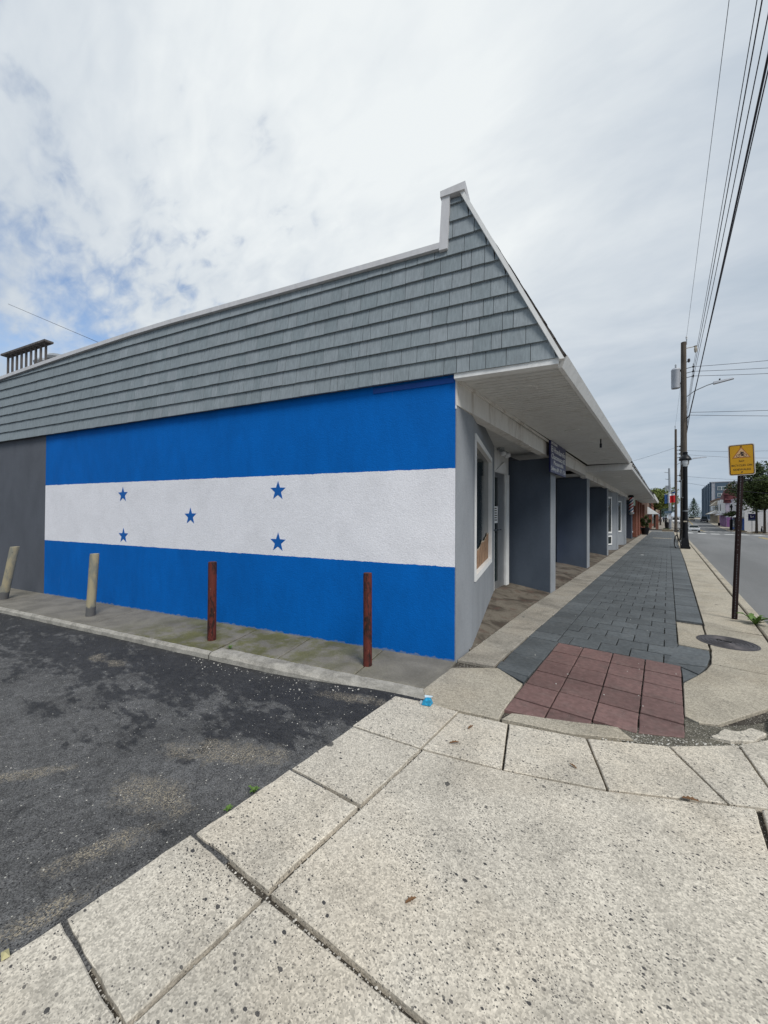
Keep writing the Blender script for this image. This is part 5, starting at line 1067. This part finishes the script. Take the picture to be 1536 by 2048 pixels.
# ------------------------------------------------------------------ vehicles (far off)
def car(name, label, cat, loc, rz, paint, L=4.5, W=1.78, H=1.42, prof=None, glass=None):
    t = thing(name, label, cat, loc, rz); prof = prof or [(-2.2, .32), (-2.25, .55), (-2.1, .72), (-1.1, .88), (1.6, .95), (2.15, .9), (2.25, .6), (2.2, .3)]; glass = glass or [(-1.15, .87), (-.35, H), (.9, H), (1.65, .94)]
    def ext(p, w0, w1, zb, zt, nm, mat, par):
        mb = MB(); n = len(p)
        for sgn in (1, -1):
            for y, z in p: k = (z - zb) / max(.01, zt - zb); mb.v.append((sgn * (w0 + (w1 - w0) * max(0, min(1, k))), y, z))
        mb.f = [tuple(range(n)), tuple(range(2 * n - 1, n - 1, -1))] + [(i, n + i, n + (i + 1) % n, (i + 1) % n) for i in range(n)]; return mb.build(nm, mat, par, bevel=.04)
    ext(prof, W / 2, W / 2 * .97, .3, .95, 'body', paint, t); cb = ext(glass, W / 2 * .94, W / 2 * .72, .9, H, 'cabin', paint, t)
    a, b, c, d = glass; lerp = lambda p, q, f: (p[0] + (q[0] - p[0]) * f, p[1] + (q[1] - p[1]) * f)
    def pane(p, q, nm):
        p_, q_ = lerp(p, q, .1), lerp(p, q, .9); k = lambda z: W / 2 * (.94 - .22 * (z - .9) / max(.05, H - .9)) * .92; nrm = Vector((0, -(q[1] - p[1]), q[0] - p[0])).normalized() * .03
        if nrm.z < 0: nrm = -nrm
        MB().add([(-k(p_[1]), p_[0] + nrm.y, p_[1] + nrm.z), (k(p_[1]), p_[0] + nrm.y, p_[1] + nrm.z), (k(q_[1]), q_[0] + nrm.y, q_[1] + nrm.z), (-k(q_[1]), q_[0] + nrm.y, q_[1] + nrm.z)], [(0, 1, 2, 3)]).build(nm, M['glass'], cb)
    pane(a, b, 'windscreen'); pane(d, c, 'rear_window')
    for sx in (1, -1):
        q = [lerp(a, b, .15), lerp(a, b, .88), lerp(d, c, .88), lerp(d, c, .15)]; MB().add([(sx * (W / 2 * (.94 - .22 * (z - .9) / max(.05, H - .9)) + .012), y, z) for y, z in q], [(0, 1, 2, 3) if sx < 0 else (3, 2, 1, 0)]).build('side_window', M['glass'], cb)
        for y in (prof[0][0] + .85, prof[-1][0] - .85):
            w = MB().lathe([(.2, -.1), (.33, -.1), (.34, 0), (.33, .1), (.2, .1)], 18); w.v = [(sx * (W / 2 - .1) + z_, y + x_, .34 + y_) for x_, y_, z_ in w.v]; tw = w.build('wheel', M['rubber'], t, True)
            r_ = MB().lathe([(.05, -.105), (.2, -.108), (.21, .105), (.05, .108)], 12); r_.v = [(sx * (W / 2 - .1) + z_, y + x_, .34 + y_) for x_, y_, z_ in r_.v]; r_.build('rim', M['chrome'], tw, True)
        MB().hexa([(sx * W * .28, prof[1][0] - .02, .58), (sx * W * .47, prof[1][0] + .06, .58), (sx * W * .47, prof[1][0] + .2, .58), (sx * W * .28, prof[1][0] + .1, .58), (sx * W * .28, prof[1][0] + .04, .7), (sx * W * .47, prof[1][0] + .14, .72), (sx * W * .47, prof[1][0] + .25, .72), (sx * W * .28, prof[1][0] + .15, .7)]).build('headlight', M['headlight'], t)
        MB().box(min(sx * W * .3, sx * W * .46), max(sx * W * .3, sx * W * .46), prof[-2][0] - .02, prof[-2][0] + .03, .66, .82).build('tail_light', M['red'], t)
        MB().box(min(sx * W * .5, sx * (W * .5 + .16)), max(sx * W * .5, sx * (W * .5 + .16)), -.95, -.85, .9, 1.02).build('wing_mirror', paint, t, bevel=.02)
    MB().box(-W * .22, W * .22, prof[1][0] - .03, prof[1][0] + .05, .38, .56).build('grille', M['black'], t); MB().box(-.26, .26, prof[-2][0], prof[-2][0] + .04, .5, .62).build('number_plate', M['whitewall'], t)
    return t
car('saloon_car', 'white saloon car driving towards the junction', 'car', (4.05, 95.5, rz_(4.05, 95.5)), 0, M['carwhite'], W=1.76)
tk = [(-2.6, .45), (-2.65, .8), (-2.5, 1.05), (-1.3, 1.12), (2.6, 1.15), (2.7, 1.1), (2.7, .5), (2.6, .45)]; tg = [(-1.4, 1.1), (-.7, 1.9), (.5, 1.92), (.8, 1.12)]
car('pickup_truck', 'dark tan pickup truck driving away up the road', 'truck', (7.1, 186, rz_(7.1, 186)), 0, M['cartan'], W=2.0, H=1.92, prof=tk, glass=tg)
car('white_van', 'white van half hidden behind the utility poles', 'van', (2.0, 150, rz_(2.0, 150)), 0, M['carwhite'], W=1.95, H=2.1, prof=[(-2.4, .4), (-2.45, .8), (-2.3, 1.0), (-1.6, 1.1), (2.4, 1.15), (2.45, 1.1), (2.45, .5), (2.4, .4)], glass=[(-1.7, 1.08), (-.9, 2.1), (2.3, 2.1), (2.42, 1.1)])
car('dark_van', 'dark blue van parked by the far right kerb', 'van', (10.4, 178, rz_(10.4, 178)), 0, M['cardark'], W=1.95, H=2.1, prof=[(-2.4, .4), (-2.45, .8), (-2.3, 1.0), (-1.6, 1.1), (2.4, 1.15), (2.45, 1.1), (2.45, .5), (2.4, .4)], glass=[(-1.7, 1.08), (-.9, 2.1), (2.3, 2.1), (2.42, 1.1)])

# ------------------------------------------------------------------ the far (right) side of the road
sheet('right_pavement', [11.62, 13, 16, 22], [20, 40] + [y for y in ys_far if 40 < y <= 98] + [99.5], lambda x, y: rz_(x, y) + .13, M['walk']); sheet('right_pavement', [11.62, 13, 16, 22], [106] + [y for y in ys_far if 106 < y <= 320], lambda x, y: rz_(x, y) + .13, M['walk'])
sheet('right_side_street', [11.62, 20, 70], [99.6, 103, 105.9], lambda x, y: rz_(11.6, y) + .004, M['road'])
mbk = MB()
for a, b in zip(ys_far, ys_far[1:]):
    if b <= 20 or a >= 320 or (a >= 95 and b <= 110): continue
    q = [(11.45, a), (11.618, a), (11.618, b), (11.45, b)]; MB().hexa([(x, y, rz_(x, y) - .1) for x, y in q] + [(x, y, rz_(x, y) + .135) for x, y in q]).build('far_kerb', M['cream'], road)
def bldg(name, label, x0, x1, y0, y1, z0, h, mat, grp='buildings across the road'):
    t = thing(name, label, 'building', ((x0 + x1) / 2, y0, z0), group=grp); MB().box(x0, x1, y0, y1, z0 - 1.5, z0 + h).build('wall', M[mat], t, world=True); return t
def fwin(t, x0, x1, y, z0, z1, mat='glass', frame='white'):     # window facing the camera end
    f = MB().box(x0, x1, y - .06, y, z0, z1).build('window', M[frame], t, world=True); n = max(1, int((x1 - x0) / 1.0)); w = (x1 - x0) / n
    for i in range(n): MB().box(x0 + i * w + .1, x0 + (i + 1) * w - .1, y - .08, y - .055, z0 + .1, z1 - .1).build('pane', M[mat], f, world=True)
def swin(t, x, y0, y1, z0, z1, mat='glass', frame='white'):     # window facing the road
    f = MB().box(x - .06, x, y0, y1, z0, z1).build('window', M[frame], t, world=True); MB().box(x - .08, x - .055, y0 + .12, y1 - .12, z0 + .1, z1 - .1).build('pane', M[mat], f, world=True)
def awning(t, x, y0, y1, z, d, mat, drop=.8):
    MB().add([(x, y0, z), (x, y1, z), (x - d, y1, z - drop), (x - d, y0, z - drop), (x, y0, z - drop), (x, y1, z - drop)], [(0, 1, 2, 3), (0, 3, 4), (1, 5, 2), (3, 2, 5, 4)]).build('awning', M[mat], t, world=True)
gb = bldg('apartment_block', 'four storey grey apartment block with slate blue panel and dark fins', 12.6, 34, 182, 232, .3, 14.8, 'panel')
MB().box(13.6, 17.4, 181.9, 182, 2, 15.05).build('blue_panel', M['bluepanel'], gb, world=True)
fwin(gb, 14.2, 16.6, 181.88, 12.1, 13.5, 'glassp'); fwin(gb, 14.2, 16.6, 181.88, 9.6, 10.9, 'glassp'); fwin(gb, 18.2, 20.6, 181.98, 12.1, 13.5, 'glassp')
for i in range(6): y = 184 + i * 8.4; MB().box(12.1, 12.6, y, y + 2.2, 1, 15.5).build('fin', M['bluepanel'], gb, world=True)
for i in range(5):
    for z in (4.5, 8, 11.5): swin(gb, 12.58, 187.2 + i * 8.4, 191 + i * 8.4, z, z + 2, 'glassp', 'panel')
MB().box(12.4, 34.2, 181.8, 232.2, 15.1, 15.4).build('parapet', M['panel'], gb, world=True)
ts = bldg('tan_shop', 'tan two storey shop with cream awnings below the apartment block', 14.0, 24, 150, 180, -.5, 7.6, 'tan')
for z in (3.6,):
    for i in range(4): swin(ts, 13.98, 152 + i * 6.5, 156 + i * 6.5, z, z + 1.8)
awning(ts, 14, 151, 160, 6.8, 1.6, 'cream', 1.6); awning(ts, 14, 151, 162, 3.6, 2.0, 'white', 1.3); awning(ts, 14, 166, 176, 3.4, 1.8, 'cream', 1.1); MB().box(13.8, 24.2, 149.8, 180.2, 7.1, 7.5).build('cornice', M['brickb'], ts, world=True); fwin(ts, 15, 18, 149.98, 3.5, 5.4)
vh = bldg('victorian_house', 'pale lilac house with bay windows, maroon roof and purple shopfront', 14.2, 20.5, 128, 143, -1.2, 7.2, 'lilac')
MB().add([(13.9, 127.6, 6.0), (20.8, 127.6, 6.0), (20.8, 143.3, 6.0), (13.9, 143.3, 6.0), (14.9, 129, 9.4), (19.8, 129, 9.4), (19.8, 142, 9.4), (14.9, 142, 9.4)], [(0, 1, 5, 4), (1, 2, 6, 5), (2, 3, 7, 6), (3, 0, 4, 7), (4, 5, 6, 7)]).build('roof', M['maroon'], vh, world=True)
for y in (129.5, 136): by = MB().prism([(14.2, y), (14.2, y + 3.6), (13.3, y + 2.9), (13.3, y + .7)], 2.4, 6.2).build('bay_window', M['white'], vh, world=True); MB().box(13.26, 13.3, y + .9, y + 2.7, 3.1, 5.2).build('pane', M['glass'], by, world=True)
fwin(vh, 15, 16.4, 127.98, 3, 5, 'glass'); fwin(vh, 17.6, 19, 127.98, 3, 5, 'glass'); MB().box(14.05, 14.2, 128.2, 142.8, -1.5, 1.7).build('shopfront', M['purple'], vh, world=True); MB().box(14.3, 20.3, 127.9, 128, -1.5, 1.6).build('shopfront', M['purple'], vh, world=True); awning(vh, 14.05, 129, 141, 2.5, 1.4, 'whitewall', .7)
MB().box(15.2, 16.0, 134, 134.8, 8.5, 11).build('chimney', M['brickb'], vh, world=True); MB().lathe([(.9, 0), (.9, 2.2), (1.1, 2.3), (.1, 4.2)], 12, (14.6, 128.6, 5.2)).build('corner_turret', M['maroon'], vh, True, True)
us = bldg('blue_shop', 'pale two storey shop with blue ground floor and striped awning', 14.5, 24, 107, 126.5, -1.6, 7.6, 'whitewall')
MB().box(14.38, 14.5, 107.2, 126, -1.8, 1.3).build('shopfront', M['bluepaint'], us, world=True)
for y in (109, 113, 117, 121): MB().box(14.32, 14.38, y, y + 2.6, -.9, .9).build('shop_window', M['glassp'], us, world=True)
for x in (18.4, 20.6): MB().box(x, x + 1.7, 106.84, 106.9, -.9, .9).build('shop_window', M['glassp'], us, world=True)
awning(us, 14.5, 107.5, 116, 2.8, 1.6, 'white', 1.2); awning(us, 14.5, 117, 125, 2.8, 1.6, 'cardark', 1.2); fwin(us, 16, 18, 106.98, 3.0, 5.0, 'glassp'); fwin(us, 20, 22, 106.98, 3.0, 5.0, 'glassp'); MB().box(14.3, 24.2, 106.8, 126.7, 5.9, 6.2).build('cornice', M['lilac'], us, world=True)
lw = bldg('low_pale_building', 'long low pale building behind the trees at the right edge', 17.0, 30, 60, 97.5, -1.1, 4.2, 'whitewall')
MB().box(16.9, 30.1, 59.9, 97.6, 3.1, 3.4).build('parapet', M['cream'], lw, world=True)
for y in (64, 70, 76, 82, 88): swin(lw, 16.98, y, y + 2.4, .2, 2.2, 'glassp')
MB().box(17.5, 29, 97.5, 97.56, .2, 2.4).build('rear_band', M['tan'], lw, world=True)
gp = thing('gate_pillar', 'white topped brick pillar at the right edge of the view', 'pillar', (13.9, 79.5, -1.0)); MB().box(-.35, .35, -.35, .35, -.3, 1.6).build('brick_base', M['brick'], gp); MB().box(-.3, .3, -.3, .3, 1.6, 2.6).build('shaft', M['whitewall'], gp); MB().box(-.4, .4, -.4, .4, 2.6, 3.6).build('lantern_head', M['white'], gp, bevel=.05)
bsn = thing('blue_sign', 'small dark blue sign on a thin post under the right hand trees', 'sign', (11.9, 92.5, -1.3)); MB().tube([(0, 0, -.2), (0, 0, 3.2)], .045, 8).build('post', M['galv'], bsn, True); pn_ = MB().box(-.5, .5, -.06, -.02, 2.35, 3.6).build('panel', M['signblue'], bsn); MB().tube([(-.15, -.07, 3.3), (-.15, -.07, 2.95), (.15, -.07, 3.05), (.2, -.07, 3.2)], .05, 6).build('emblem', M['white'], pn_); MB().box(-.46, .46, -.065, -.06, 2.38, 2.6).build('lower_strip', M['bluepanel'], bsn)
for x, y, lb in ((12.1, 110, 'pale concrete lamp column by the purple shop on the right'), (12.1, 122, 'second pale lamp column by the lilac house')):
    t = thing('lamp_column', lb, 'street lamp', (x, y, rz_(x, y) + .13), group='lamp columns on the right pavement'); MB().lathe([(.28, 0), (.28, 2.4), (.2, 2.6), (.12, 2.8), (.1, 5.4)], 12).build('column', M['cream'] if y < 115 else M['black'], t, True); MB().lathe([(.1, 5.4), (.28, 5.5), (.3, 5.8), (.05, 6.2)], 12).build('hood', M['black'], t, True)
# final siting of the far buildings along the right pavement
vh.location += Vector((-1.3, 12.5, .5)); ts.location += Vector((-.8, 15, .5)); gb.location += Vector((.9, 9, 0)); us.location += Vector((-1.2, 5.5, .1))
